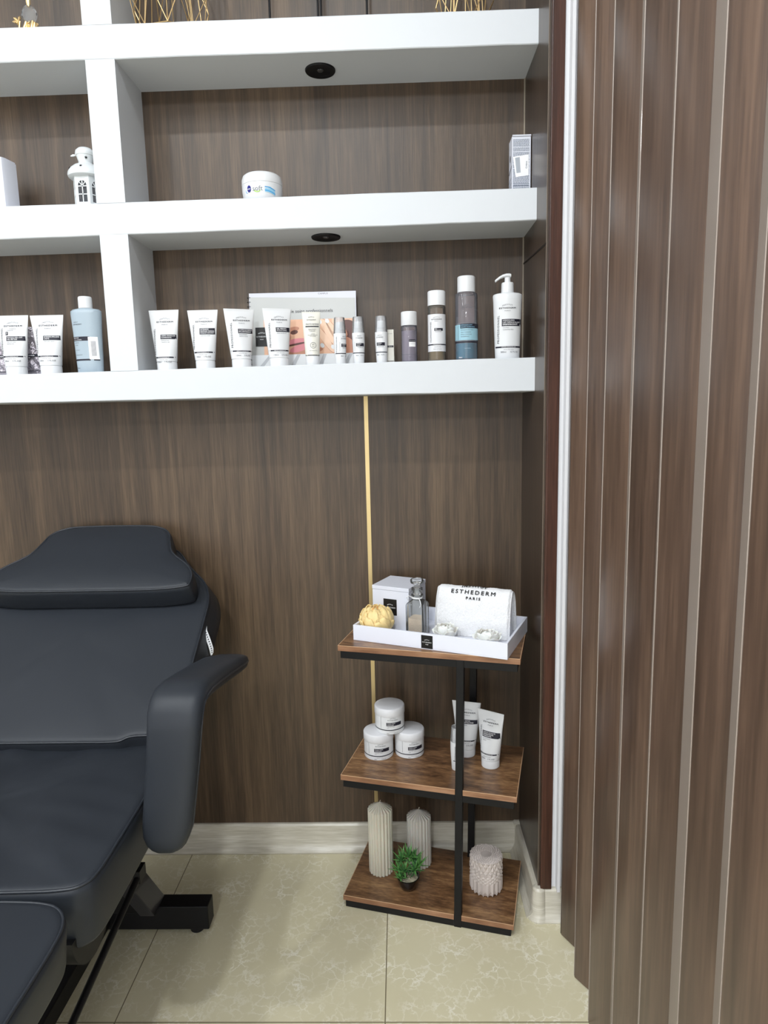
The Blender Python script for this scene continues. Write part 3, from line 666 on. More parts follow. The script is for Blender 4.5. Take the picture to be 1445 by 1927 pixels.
while v > .006:
    if .052 < v < .10:
        u0 = .001 + (.10 - v) * .06
    else: u0 = .003
    u = u0
    while u < .045:
        wl = rnd.uniform(.002, .006)
        P.rect(u, min(u + wl, .046), v, v + .0012, 0, 2); u += wl + .0009
    v -= .0024 if rnd.random() > .12 else .004
P.poly([(.010, .050), (.044, .054), (.044, .106), (.002, .101)], 1, .0004)
P.poly([(.012, .060), (.023, .0615), (.020, .100), (.008, .098)], 2, .0006)
P.text('Crème', .040, .080, h=.0065, mi=0, bold=.01, vert=True, e=.0008)
for z in (.0325, .0285): P.rect(.003, .046, z, z + .0012, 0, 2, e=.0002)
P.build('printed_text', [mat('print_blue_grey', (104, 114, 128), .6), M_WINK, mat('sticker_print', (168, 174, 182), .6)], t)
P = Print(lambda u, v, e=0: (-.0264 - e, .024 - u, v)); P.poly([(.022 + .006 * math.cos(a), .104 + .009 * math.sin(a)) for a in [2 * PI * k / 20 for k in range(20)]], 0)
P.poly([(.001, .066), (.048, .078), (.048, .081), (.001, .070)], 0); [P.poly([(.004, .02 + i * .012), (.040, .026 + i * .012), (.040, .029 + i * .012), (.004, .023 + i * .012)], 1) for i in range(3)]
P.build('side_print', [M_INK, mat('print_blue_grey_b', (140, 148, 160), .6)], t)
t = thing('white_carton', 'plain white carton on the left middle shelf, cut by the frame edge', 'box', (-1.441, -.10, MT(-1.42)), 0); t.scale = (1, 1, 1.12)
m = MB(); m.prism([(-.045, -.030), (.034, -.030), (.040, -.020), (.046, .020), (-.045, .020)], 0, .122); m.build('carton', M_CARD, t, bevel=.0008)
m = MB(); m.prism([(-.044, -.0285), (.033, -.0285), (.0385, -.019), (.0445, .019), (-.044, .019)], .122, .1255); m.build('lid', M_CARD, t, bevel=.0008)

# lantern
t = thing('lantern', 'small white metal lantern with arched window on the left middle shelf', 'lantern', (-1.1925, -.104, MT(-1.19)), 0); t.scale = (1.1, 1.1, 1.1)
m = MB(); m.lathe([(.036, 0), (.040, .002), (.040, .006), (.036, .009), (.034, .010)], 12); m.build('base', M_LANT, t)
RB = .0335; A = [PI / 6 + i * PI / 3 for i in range(6)]
side = RB   # hexagon side = circumradius
ap = RB * math.cos(PI / 6)
for i in range(6):
    an = -PI / 2 + i * PI / 3
    def F(u, v, e=0, an=an): 
        return (ap * math.cos(an) - u * math.sin(an) + e * math.cos(an), ap * math.sin(an) + u * math.cos(an) + e * math.sin(an), .010 + v)
    hs = side / 2; Hw = .068; ow = .0105; y0, ysp = .006, .042; th = .0012
    m = MB()
    def seg(poly): m.prism(poly, 0, th, lambda x, y, z, F=F: F(x, y, z))
    seg([(-hs, 0), (hs, 0), (hs, y0), (-hs, y0)])
    seg([(-hs, y0), (-ow, y0), (-ow, ysp), (-hs, ysp)]); seg([(ow, y0), (hs, y0), (hs, ysp), (ow, ysp)])
    arc = [(ow * math.cos(PI * k / 12), ysp + ow * 1.25 * math.sin(PI * k / 12)) for k in range(13)]
    for k in range(12):
        (a0, b0), (a1, b1) = arc[k], arc[k + 1]
        e0 = (hs if k < 6 else -hs)
        if k < 5: q = [(a0, b0), (hs, b0), (hs, b1), (a1, b1)]
        elif k < 7: q = [(a0, b0), (a0, Hw), (a1, Hw), (a1, b1)]
        else: q = [(a0, b0), (a1, b1), (-hs, b1), (-hs, b0)]
        seg(q if k < 7 else q[::-1])
    seg([(arc[5][0], arc[5][1]), (hs, arc[5][1]), (hs, Hw), (arc[5][0], Hw)]); seg([(-hs, arc[7][1]), (arc[7][0], arc[7][1]), (arc[7][0], Hw), (-hs, Hw)])
    seg([(-.0011, y0), (.0011, y0), (.0011, ysp + ow * 1.2), (-.0011, ysp + ow * 1.2)])
    seg([(-ow, .0225), (ow, .0225), (ow, .0247), (-ow, .0247)]); seg([(-ow, ysp - .001), (ow, ysp - .001), (ow, ysp + .0012), (-ow, ysp + .0012)])
    for an2 in (PI * .27, PI * .73):
        c_, s_ = math.cos(an2), math.sin(an2)
        seg([(-s_ * .0009, ysp + c_ * .0009), (s_ * .0009, ysp - c_ * .0009), (c_ * ow * 1.05 + s_ * .0009, ysp + s_ * ow * 1.25 - c_ * .0009), (c_ * ow * 1.05 - s_ * .0009, ysp + s_ * ow * 1.25 + c_ * .0009)])
    w_ = m.build('window_frame', M_LANT, t, smooth=False)
    if i in (0, 1, 5):
        m2 = MB(); m2.add([F(-ow - .002, y0 - .001, -.001), F(ow + .002, y0 - .001, -.001), F(ow + .002, ysp + .014, -.001), F(-ow - .002, ysp + .014, -.001)], [(0, 1, 2, 3)])
        m2.build('glass_pane', M_PANE, w_, smooth=False)
m = MB(); m.lathe([(.0385, .076), (.0425, .079), (.0435, .084), (.042, .090), (.037, .0975), (.028, .105), (.018, .110), (.0165, .112)], 40); m.build('roof', M_LANT, t)
m = MB(); m.lathe([(.0155, .110), (.016, .114), (.019, .124), (.021, .130)], 32, cap0=False, cap1=False); m.lathe([(.0215, .129), (.023, .1325), (.0215, .140), (.015, .146), (.006, .149), (.001, .1495)], 32)
m.build('chimney_cap', M_LANT, t)
m = MB(); m.tube([(-.021, -.004, .131), (-.027, -.005, .130), (-.033, -.006, .1285)], [.0015, .003, .0012], 10); m.build('handle_end', M_LANT, t)
def star(c, n_, r, up=Vector((0, 0, 1))):
    n_ = Vector(n_).normalized(); a = up.cross(n_).normalized(); b = n_.cross(a); C_ = Vector(c)
    return [C_ + a * (r if k % 2 == 0 else r * .42) * math.sin(PI * k / 5) + b * (r if k % 2 == 0 else r * .42) * math.cos(PI * k / 5) for k in range(10)]
m = MB()
for c_, n_, r_ in (((.009, -.0168, .121), (.45, -.88, -.1), .0036), ((.004, -.0385, .0955), (.1, -.8, .6), .0032), ((-.030, -.024, .0965), (-.6, -.5, .6), .0030)):
    nn = Vector(n_).normalized(); s0 = star(Vector(c_) + nn * .0008, n_, r_); s1 = [p - nn * .002 for p in s0]
    m.add(s0 + s1, [tuple(range(10))] + [(i, (i + 1) % 10, (i + 1) % 10 + 10, i + 10) for i in range(10)])
m.build('star_cutouts', M_DARKHOLE, t, smooth=False)

# top shelf
def wire_vase(label, x, y, r0, r1, h1, seed, n=8):
    t = thing('geometric_wire_vase', label, 'wire ornament', (x, y, TT(x)), seed, 'gold geometric wire ornaments on the top shelf')
    B = [(r0 * math.cos(2 * PI * k / n), r0 * math.sin(2 * PI * k / n), .0012) for k in range(n)]
    Mi = [(r1 * math.cos(2 * PI * (k + .5) / n), r1 * math.sin(2 * PI * (k + .5) / n), h1) for k in range(n)]
    T = [(r0 * .75 * math.cos(2 * PI * k / n), r0 * .75 * math.sin(2 * PI * k / n), h1 * 2.6) for k in range(n)]
    m = MB()
    for k in range(n):
        j = (k + 1) % n
        for a, b in ((B[k], B[j]), (B[k], Mi[k]), (B[j], Mi[k]), (Mi[k], T[k]), (Mi[k], T[j]), (T[k], T[j]), (B[k], T[k])): m.tube([a, b], .0013, 6)
    m.build('wire_frame', M_GOLD, t); return t
wire_vase('larger gold geometric wire ornament on the left of the top shelf', -.939, -.1, .082, .104, .085, .2)
wire_vase('smaller gold geometric wire ornament at the right end of the top shelf', -.176, -.095, .052, .077, .068, .5, 7)
def black_stand(x, label, w=.125):
    t = thing('black_wire_stand', label, 'wire stand', (x, -.10, TT(x)), .04, 'black wire loop stands on the top shelf')
    pts = [(-w / 2, 0, .30)] + [(-w / 2, 0, .25 - i * .0245) for i in range(10)] + [(-w / 2 + .002, 0, .012), (-w / 2 + .008, 0, .0035), (-w / 2 + .018, 0, .003), (0, 0, .003), (w / 2 - .018, 0, .003), (w / 2 - .008, 0, .0035), (w / 2 - .002, 0, .012)] + [(w / 2, 0, .0295 + i * .0245) for i in range(10)] + [(w / 2, 0, .30)]
    m = MB(); m.tube(pts, .0030, 10); m.tube([(-w / 2, 0, .298), (w / 2, 0, .298)], .0030, 10); m.build('wire_loop', M_BLACKM, t)
    m = MB(); m.box(-w / 2 + .015, w / 2 - .015, -.02, .02, 0, .003); m.build('foot_plate', M_BLACKM, t)
black_stand(-.6165, 'black wire loop stand, left of the two on the top shelf'); black_stand(-.4865, 'black wire loop stand, right of the two on the top shelf', .119)
t = thing('crystal_figurine', 'gold figurine holding a clear faceted crystal disc at the top left', 'figurine', (-1.300, -.12, TT(-1.3)), 0)
m = MB(); rnd = random.Random(3)
m.lathe([(.028, 0), (.030, .002), (.026, .006)], 24)
for k in range(16):
    a = -.2 + k * .2; b = rnd.uniform(-.012, .012); r = rnd.uniform(.010, .019)
    m.tube([(r * math.cos(a) * .6, b, .004), (r * math.cos(a) * 1.1, b * .8, .016 + r * .5 * math.sin(a)), (r * math.cos(a) * .9 + .004, b * .5, .030 + r * .7 * math.sin(a * .9)), (r * math.cos(a) * .5, 0, .040 + rnd.uniform(0, .006))], [.003, .0042, .0036, .001], 8)
m.tube([(-.030, 0, .004), (-.029, 0, .03), (-.026, 0, .045)], .0026, 8)
for a in (2.4, 1.2, 3.4, 4.4): m.tube([(-.029, 0, .045), (-.029 + .010 * math.cos(a), -.002, .045 + .008 * math.sin(a)), (-.029 + .016 * math.cos(a), -.003, .046 + .010 * math.sin(a))], [.002, .004, .001], 8)
m.tube([(.020, 0, .03), (.028, 0, .026), (.030, 0, .010), (.029, 0, .004)], .0022, 8)
m.tube([(.0, 0, .078), (.0, 0, .090), (.004, 0, .11)], [.004, .006, .003], 8)
m.build('gold_base', M_GOLD, t)
m = MB(); rings = []
for rr_, yy in ((.0155, -.006), (.0195, -.003), (.0195, .003), (.0155, .006)):
    rings.append([(rr_ * math.cos(2 * PI * k / 18), yy, .060 + rr_ * 1.12 * math.sin(2 * PI * k / 18)) for k in range(18)])
m.loft(rings); m.build('crystal_disc', M_GLASS, t, angle=10)

# ------------------------------------------------------------------ side table
TX, TY, TA, TW, TD = -.5511, -.268, -.2474, .483, .270
LX, LY = .0133, -.0151
t = thing('side_table', 'three-tier side table with walnut boards on a black steel frame in the corner', 'side table', (TX, TY, 0), TA)
ca, sa = math.cos(-TA), math.sin(-TA)
def SH(x, y, z):
    dx, dy = LX * z, LY * z
    return (x + dx * ca - dy * sa, y + dx * sa + dy * ca, z)
def shbox(m, x0, x1, y0, y1, z0, z1, mi=0):
    m.hexa([SH(x0, y0, z0), SH(x1, y0, z0), SH(x1, y1, z0), SH(x0, y1, z0)], [SH(x0, y0, z1), SH(x1, y0, z1), SH(x1, y1, z1), SH(x0, y1, z1)], mi)
PX0, PX1 = .3215, .3415; PW = .02
for z in (.7926, .4136, .0372):
    b = .0155
    m = MB()
    if z > .7: shbox(m, 0, TW, 0, TD, z - b, z)
    else:
        poly = [(0, 0), (PX0 - .0005, 0), (PX0 - .0005, .0205), (PX1 + .0005, .0205), (PX1 + .0005, 0), (TW, 0), (TW, TD), (PX1 + .0005, TD), (PX1 + .0005, TD - .0205), (PX0 - .0005, TD - .0205), (PX0 - .0005, TD), (0, TD)]
        m.prism(poly, z - b, z, SH)
    o = m.build('shelf_board', [M_BOARD], t, smooth=False, bevel=.0008)
    m = MB(); e = .0006
    if z > .7: shbox(m, -e, TW + e, -e, 0, z - b + .0005, z - .0008)
    else:
        shbox(m, -e, PX0 - .0005, -e, 0, z - b + .0005, z - .0008); shbox(m, PX1 + .0005, TW + e, -e, 0, z - b + .0005, z - .0008)
    shbox(m, -e, 0, 0, TD, z - b + .0005, z - .0008); shbox(m, TW, TW + e, 0, TD, z - b + .0005, z - .0008)
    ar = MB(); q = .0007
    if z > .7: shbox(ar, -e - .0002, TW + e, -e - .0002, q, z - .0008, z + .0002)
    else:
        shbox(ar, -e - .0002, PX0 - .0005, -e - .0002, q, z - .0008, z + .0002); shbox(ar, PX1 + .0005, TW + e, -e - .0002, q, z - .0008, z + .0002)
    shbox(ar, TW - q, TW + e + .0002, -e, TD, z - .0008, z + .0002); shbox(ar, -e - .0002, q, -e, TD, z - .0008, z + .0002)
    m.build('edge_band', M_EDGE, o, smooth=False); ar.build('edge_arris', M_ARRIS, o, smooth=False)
    m = MB(); zf0, zf1 = z - b - .0205, z - b - .0002; zf0 = max(0, zf0)
    i = .006
    shbox(m, i, TW - i, 0.001, .02, zf0, zf1); shbox(m, i, TW - i, TD - .02, TD - .001, zf0, zf1)
    shbox(m, i, i + .02, .02, TD - .02, zf0, zf1); shbox(m, TW - i - .02, TW - i, .02, TD - .02, zf0, zf1)
    m.build('shelf_frame', M_BLACKM, t, smooth=False, bevel=.0012)
for y0 in (-.0003, TD - .0195):
    m = MB(); shbox(m, PX0, PX1, y0, y0 + .0198, 0, .7926 - .0157); m.build('post', M_BLACKM, t, smooth=False, bevel=.0012)

ZT, ZM, ZL = .7928, .4138, .0374
# tray
TRA = -math.radians(22.7); TRW, TRD, TRH = .430, .232, .043
t = thing('serving_tray', 'white lacquered rectangular tray with a black label on the side table top', 'tray', (-.5016, -.238, ZT), TRA)
m = MB(); w = .006
m.box(0, TRW, 0, TRD, 0, .004)
m.box(0, TRW, 0, w, .004, TRH); m.box(0, TRW, TRD - w, TRD, .004, TRH); m.box(0, w, w, TRD - w, .004, TRH); m.box(TRW - w, TRW, w, TRD - w, .004, TRH)
m.build('tray_body', M_TRAY, t, smooth=False, bevel=.0007)
def estlabel(parent, f, w, mats=None):
    P = Print(f); h = w
    P.rect(-w / 2, w / 2, -h * .56, h * .56, 0, 2)
    P.text('INSTITUT', 0, h * .10, w=w * .42, h=h * .10, mi=1, arc=h * .05, e=.0004); P.text('ESTHEDERM', 0, -h * .07, w=w * .78, h=h * .12, mi=1, bold=.008, e=.0004); P.text('PARIS', 0, -h * .24, w=w * .24, h=h * .09, mi=1, e=.0004)
    return P.build('black_label', [M_LABEL, M_WINK], parent)
estlabel(t, lambda u, v, e=0: (.216 + u, -.0005 - e, .0205 + v), .032)
ZTR = ZT + .0045
# gift box
t = thing('gift_box', 'tall white box with a black square label at the back of the tray', 'box', (-.4502, -.136, ZTR), -.449)
m = MB(); m.box(0, .115, 0, .118, 0, .112); m.build('box_body', M_CARD, t, smooth=False, bevel=.0008)
m = MB(); m.box(-.0008, .1158, -.0008, .1188, .1125, .1235); m.build('box_lid', M_CARD, t, smooth=False, bevel=.001)
estlabel(t, lambda u, v, e=0: (.056 + u, -.0005 - e, .064 + v), .042)
# decanter
t = thing('glass_decanter', 'square clear glass bottle with disc stopper and beige salt in the tray', 'glass bottle', (-.324, -.222, ZTR), -.42)
def rsq(h, r, z, n=6):
    pts = []
    for cx, cy, a0 in ((h - r, h - r, 0), (-h + r, h - r, PI / 2), (-h + r, -h + r, PI), (h - r, -h + r, 1.5 * PI)):
        for k in range(n): a = a0 + PI / 2 * k / (n - 1); pts.append((cx + r * math.cos(a), cy + r * math.sin(a), z))
    return pts
m = MB(); h = .0255
outer = [rsq(h - .002, .005, 0), rsq(h, .005, .002), rsq(h, .005, .090), rsq(h - .002, .006, .0945), rsq(h - .007, .009, .100), rsq(.0125, .012, .106), rsq(.0125, .012, .113), rsq(.0165, .016, .1145), rsq(.0165, .016, .118), rsq(.013, .0125, .119), rsq(.012, .0115, .1285), rsq(.0155, .015, .130), rsq(.0155, .015, .133)]
inner = [rsq(.0105, .010, .133), rsq(.0095, .009, .108), rsq(h - .010, .008, .099), rsq(h - .0045, .004, .092), rsq(h - .0045, .004, .009), rsq(h - .007, .004, .007)]
m.loft(outer + inner); m.build('bottle', M_GLASS, t)
m = MB(); m.loft([rsq(h - .0052, .004, .0078), rsq(h - .0050, .004, .010), rsq(h - .0050, .004, .052), rsq(h - .010, .004, .0545), rsq(.004, .003, .056)]); m.build('bath_salt', M_SAND, t)
m = MB(); m.lathe([(.0085, .118), (.0090, .133), (.0150, .1345), (.0155, .136), (.008, .139), (.0075, .147), (.017, .150), (.0185, .154), (.0185, .158), (.016, .161), (.011, .1615), (.009, .160)], 36); m.build('stopper', M_GLASS, t)
m = MB()
for k, zz in ((0, .1085), (1, .111)): m.tube([(.0145 * math.cos(2 * PI * i / 20), .0145 * math.sin(2 * PI * i / 20), zz) for i in range(20)], .0013, 6, closed=True)
m.tube([(-.010, -.011, .110), (-.018, -.016, .116), (-.024, -.018, .111), (-.019, -.017, .103)], .0013, 6); m.tube([(.010, -.012, .110), (.016, -.018, .105), (.020, -.021, .095), (.017, -.024, .088)], .0013, 6)
m.build('neck_ribbon', M_TWINE, t)

# towel
t = thing('folded_towel', 'white terry towel folded into an arch with printed lettering in the tray', 'towel', (-.162, -.197, ZTR), TRA + .01)
TL = .206
def tow_prof(s, off=0.0):
    """s 0..1 along the arch, from front foot over the crown to the back foot"""
    Wd, Ht = .047 - off, .128 - off; r = .024 - off * .5
    pts = [(-Wd, 0), (-Wd + .004, Ht * .30), (-Wd + .011, Ht * .58), (-Wd + .019, Ht * .80), (-Wd + .028, Ht * .93), (-.008, Ht * .995), (.006, Ht), (.020, Ht * .93), (.031, Ht * .76), (.038, Ht * .5), (.043, Ht * .25), (.046, 0)]
    x = s * (len(pts) - 1); i = min(int(x), len(pts) - 2); f = x - i
    P_ = [pts[max(0, i - 1)], pts[i], pts[i + 1], pts[min(len(pts) - 1, i + 2)]]
    def cr(a, b, c, d): return .5 * ((2 * b) + (-a + c) * f + (2 * a - 5 * b + 4 * c - d) * f * f + (-a + 3 * b - 3 * c + d) * f ** 3)
    return cr(*[p[0] for p in P_]), cr(*[p[1] for p in P_])
from mathutils import noise as _n
def tsurf(off, side_r):
    def f(a, b):
        x = (a - .5) * TL
        ed = max(0, abs(a - .5) * 2 - .94) / .06
        y, z = tow_prof(b, off + ed * ed * side_r)
        smooth_band = 1 if not (.345 < b < .56) else .15
        fz = _n.noise(Vector((x * 230, y * 230, z * 230))) * .0017 * smooth_band + _n.noise(Vector((x * 30, y * 30, z * 30))) * .002
        ny, nz = (y, z - .05); L_ = math.hypot(ny, nz) + 1e-6
        return (x, y + ny / L_ * fz, max(0, z + nz / L_ * fz))
    return f
m = MB(); nu, nv = 150, 130
outf = tsurf(0, .004); inf = tsurf(.013, 0)
m.grid(outf, nu, nv); m.grid(inf, 40, 60)
for a in (0.0, 1.0):      # end faces: three fabric layers
    n_ = 60
    for q0, q1 in ((0, .5), (.5, 1.0)):
        o0, o1 = q0 * .013 + .004 * (1 if q0 == 0 else 0), q1 * .013
        A_ = []; B_ = []; C_ = []
        for k in range(n_):
            s = k / (n_ - 1); x = (a - .5) * TL; y, z = tow_prof(s, o0); y1, z1 = tow_prof(s, o1)
            A_.append((x, y, max(0, z))); B_.append((x, y1, max(0, z1))); C_.append((x + (.003 if a > .5 else -.003), (y + y1) / 2, max(0, (z + z1) / 2)))
        m.loft([A_, C_, B_], cap0=False, cap1=False, closed=False)
m.box(-TL / 2 + .008, TL / 2 - .006, -.024, .024, .0, .085)
m.build('towel_cloth', M_TOWEL, t, angle=80)
P = Print(None)
LEN = 0; tab = [(0, 0)]; prev = tow_prof(0)
for k in range(1, 401):
    q = tow_prof(k / 400); LEN += math.hypot(q[0] - prev[0], q[1] - prev[1]); tab.append((LEN, k / 400)); prev = q
def s_at(v):
    import bisect
    i = bisect.bisect_left(tab, (v, 0)); i = min(max(i, 1), 400); a, b = tab[i - 1], tab[i]; return a[1] + (b[1] - a[1]) * (v - a[0]) / max(1e-9, b[0] - a[0])
def ftow(u, v, e=0):
    s = s_at(v); y, z = tow_prof(s); y2, z2 = tow_prof(min(1, s + .01)); ty, tz = y2 - y, z2 - z; L_ = math.hypot(ty, tz)
    return (u, y - tz / L_ * (.0022 + e), z + ty / L_ * (.0022 + e))
P.f = ftow
def arc_text(txt, u, v, w, h, bold, sp, arc=0):
    for du, dv in ((0, 0), (.0007, .0003), (.0003, .0007)): P.text(txt, u + du, v + dv, w=w, h=h, mi=0, bold=bold, sp=sp, arc=arc)
arc_text('ESTHEDERM', .0, .1160, .124, .0150, .012, 1.35); arc_text('PARIS', .002, .1015, .040, .0095, .012, 1.6); arc_text('INSTITUT', .0, .1335, .070, .013, .01, 1.3, .005)
P.build('towel_lettering', [mat('black_thread', (20, 20, 22), .7)], t)

# flowers
def petal(m, base, dirv, up, L_, W_, cup, mi=0, ruf=0.0, ph=0.0, nu=7, nv=7):
    d = dirv.normalized(); s = d.cross(up).normalized(); n_ = s.cross(d).normalized()
    def f(a, b):
        a2 = (a - .5) * 2; w = W_ * math.sin(PI * min(1, .12 + .80 * b)) ** .7
        x = a2 * w; k = cup * (b ** 1.4) * L_; c = cup * .5 * a2 * a2 * W_
        r = ruf * math.sin(a2 * 7 + ph) * b * b
        return tuple(base + s * x + d * (L_ * b * (1 - .12 * a2 * a2)) + n_ * (k + c + r))
    m.grid(f, nu, nv, mi)
def bloom(name, label, x, y, z, R, layers, mats, seed, group=None, flat=.85, flare=.12):
    t = thing(name, label, 'flower', (x, y, z), 0, group); rnd = random.Random(seed); m = MB()
    for li, (n, th, L_, W_, rr) in enumerate(layers):
        for k in range(n):
            a = 2 * PI * (k + .5 * (li % 2)) / n + rnd.uniform(-.15, .15)
            # petal wraps a sphere: grid on spherical patch
            tt = th + rnd.uniform(-.06, .06); rad = R * rr * rnd.uniform(.95, 1.04); wa = W_ * rnd.uniform(.9, 1.15); la = L_
            ph = rnd.uniform(0, 6)
            lift = rnd.uniform(-.03, .03); tw = .09
            def f(p, q, a=a, tt=tt, rad=rad, wa=wa, la=la, ph=ph, lift=lift):
                pp = (p - .5) * 2; el = -.9 + (tt + .9) * q - .16 * pp * pp * q
                rr2 = rad * (1 + tw * .5 * pp + lift + .07 * math.sin(pp * 5 + ph) * q * q + flare * q ** 5)
                az = a + pp * wa * math.sin(PI * min(.90, .15 + q * .72)) ** .5 / max(.42, math.cos(max(0, el)))
                return (rr2 * math.cos(el) * math.cos(az), rr2 * math.cos(el) * math.sin(az), max(.0005, R * flat + rr2 * math.sin(el) * flat + R * .03 * math.sin(pp * 7 + ph) * q))
            m.grid(f, 9, 9, 1 if li < 2 else 0)
    o = m.build('petals', mats, t, angle=70)
    sd = o.modifiers.new('thick', 'SOLIDIFY'); sd.thickness = R * .02
    return t
lay = [(4, 1.5, 1, .6, .60), (5, 1.42, 1, .6, .72), (5, 1.30, 1, .62, .80), (5, 1.14, 1, .62, .87), (6, .92, 1, .60, .92), (6, .66, 1, .56, .97), (6, .36, 1, .56, 1.01), (6, .05, 1, .56, 1.04)]
bloom('peony_bloom', 'large apricot peony bloom at the left end of the tray', -.4370, -.199, ZTR, .0475, lay, [M_PEONY, M_PEONYC], 2, None, .92, -.03)
lay2 = [(2, 1.5, 1, 1.0, .24), (3, 1.3, 1, .9, .42), (3, .95, 1, .95, .64), (4, .55, 1, .85, .86), (5, .12, 1, .72, 1.05)]
bloom('foam_rose', 'small cream foam rose before the left end of the towel', -.249, -.259, ZTR, .029, lay2, [M_ROSE, M_ROSE], 5, 'cream foam roses in the tray', .95)
bloom('foam_rose', 'cream foam rose at the front right of the tray, partly hidden by its rim', -.142, -.309, ZTR, .033, lay2, [M_ROSE, M_ROSE], 9, 'cream foam roses in the tray', .8)

# middle tier
def mask_jar(x, y, z, label, rz):
    t = thing('mask_jar', label, 'jar', (x, y, z), rz, 'white mask jars stacked on the side table'); R = .0435
    m = MB(); m.lathe([(.0415, 0), (.0427, .0012), (.0428, .003), (.0428, .052)], 56); m.build('jar_body', M_WP, t)
    m = MB(); m.lathe([(R + .0003, .0525), (R + .0007, .0535), (R + .0006, .073), (R - .001, .0755), (R - .003, .0765), (.001, .0768)], 56); m.build('lid', M_WPG, t)
    P = Print(cylmap(.0430)); P.text('INSTITUT', .009, .0475, w=.017, h=.003, mi=2, arc=.001); P.text('ESTHEDERM', .009, .0425, w=.030, h=.0038, mi=0, bold=.008)
    P.rect(-.010, .036, .0265, .0365, 0, n=14); P.text('MASQUE CRÈME', -.008, .0325, h=.0033, mi=1, align='l', e=.0005); P.text('HYDRATANT', -.008, .0283, h=.0033, mi=1, align='l', e=.0005)
    P.text('HYDRATING CREAM', -.008, .0225, h=.0024, mi=2, align='l'); P.text('MASK', -.008, .0190, h=.0024, mi=2, align='l'); P.rect(-.0275, -.0268, .018, .052, 2, 2)
    P.rect(-.06, .06, .0125, .0150, 0, n=30); P.text('cares for you', .006, .0085, w=.016, h=.0022, mi=2); P.text('200ml', -.006, .0035, h=.003, mi=2); P.text('6.7 FL.OZ', .018, .0035, h=.003, mi=2)
    P.build('printed_label', INKS, t); return t
j = mask_jar(-.4425, -.159, ZM, 'white mask jar, lower left of the three stacked on the middle tier', -.05)
dup(j, (-.3515, -.150, ZM), .12, 'white mask jar, lower right of the three stacked on the middle tier')
dup(j, (-.4085, -.1535, ZM + .077), .02, 'white mask jar resting on top of the two others')
G2 = 'white squeeze tubes on the middle tier of the side table'
tube_bottle('squeeze_tube', 'white tube turned sideways, nearer one right of the black post', -.1235, -.231, ZM, -.58, .052, .082, .162, group=G2,
            printer=pr(['CRÈME LISSANTE', 'HYDRATANTE', 'FONDANTE'], ['MOISTURIZING', 'CREAM'], band=.255, lv=.80, box=(.66, 0), boxu=-.55))
tube_bottle('squeeze_tube', 'white tube partly hidden behind the front black post', -.1845, -.166, ZM, -.28, .052, .084, .162, group=G2,
            printer=pr(['CRÈME REPAIR', 'RECONSTRUCTIVE'], ['REPAIR CREAM'], band=.30, lv=.80, box=(.69, 0), boxu=-.6))
b = airless('small airless pump bottle just left of the black post on the middle tier', -.2205, -0, .9, -.247, 2); b.location.z = ZM

# bottom tier
def candle(x, y, label, R, h, n, mm, seed):
    t = thing('pillar_candle', label, 'candle', (x, y, ZL), seed, 'ribbed ivory pillar candles'); N = n * 8
    def ring(r, z, k=1.0):
        out = []
        for i in range(N):
            a = 2 * PI * i / N; rr_ = r * (1 - .115 * k * (1 - math.sin(PI * (i % 8) / 8) ** .9))
            out.append((rr_ * math.cos(a), rr_ * math.sin(a), z))
        return out
    m = MB(); top = h - R * .56
    m.loft([ring(R * .985, 0), ring(R, .0015), ring(R, top - .001), ring(R * .985, top + .0006), ring(R * .60, top + R * .24, 1.3), ring(R * .25, top + R * .45, 1.4), ring(.002, top + R * .56)]); m.build('wax_body', mm, t, angle=42)
    m = MB(); m.tube([(0, 0, h - .002), (.001, 0, h + .004), (.003, 0, h + .0065)], .0009, 6); m.build('wick', mat('pale_wick', (200, 192, 176), .9), t)
candle(-.444, -.160, 'taller ribbed ivory pillar candle with pointed top', .0370, .221, 20, M_CANDLE, .1)
candle(-.3275, -.128, 'shorter ribbed pillar candle behind the small plant', .0372, .176, 20, M_CANDLE2, .3)
t = thing('potted_succulent', 'small spiky green artificial plant in a glossy black bowl pot', 'potted plant', (-.3635, -.238, ZL), 0)
m = MB(); m.lathe([(.019, 0), (.0215, .0015), (.0285, .016), (.0325, .034), (.0330, .037), (.0305, .0375), (.0290, .034), (.027, .029)], 40, cap1=False); m.build('pot', M_BLACKG, t)
m = MB()
def grav(a, b):
    r = .0285 * b; x, y = r * math.cos(2 * PI * a), r * math.sin(2 * PI * a); return (x, y, .0315 + .004 * (1 - b) + _n.noise(Vector((x * 200, y * 200, 3))) * .003)
m.grid(grav, 40, 14, closed_u=True); m.build('gravel', M_GRAVEL, t)
rnd = random.Random(11)
def leafmesh(m, base, d, L_, W_, mi):
    up = Vector((0, 0, 1)); s = d.cross(up)
    if s.length < .1: s = Vector((1, 0, 0))
    s.normalize(); n_ = s.cross(d).normalized(); vs = []
    for k in range(6):
        q = k / 5; w = W_ * (math.sin(PI * min(1, .22 + q * .72)) ** .8) * (1 - q ** 3) ; c = base + d * L_ * q - up * 0 + n_ * (.18 * L_ * q * q * (1 if d.z > .3 else .6))
        vs += [tuple(c - s * w + n_ * w * .35), tuple(c - n_ * w * .25), tuple(c + s * w + n_ * w * .35), tuple(c + n_ * w * .1)]
    m.loft([vs[i * 4:i * 4 + 4] for i in range(6)], mi)
ros = [(-.027, .000, .058, .040), (-.010, -.012, .062, .036), (.020, -.008, .064, .042), (.032, .010, .066, .042), (.004, .014, .090, .046), (-.018, .014, .078, .044), (.018, .018, .076, .044), (-.022, -.016, .046, .028)]
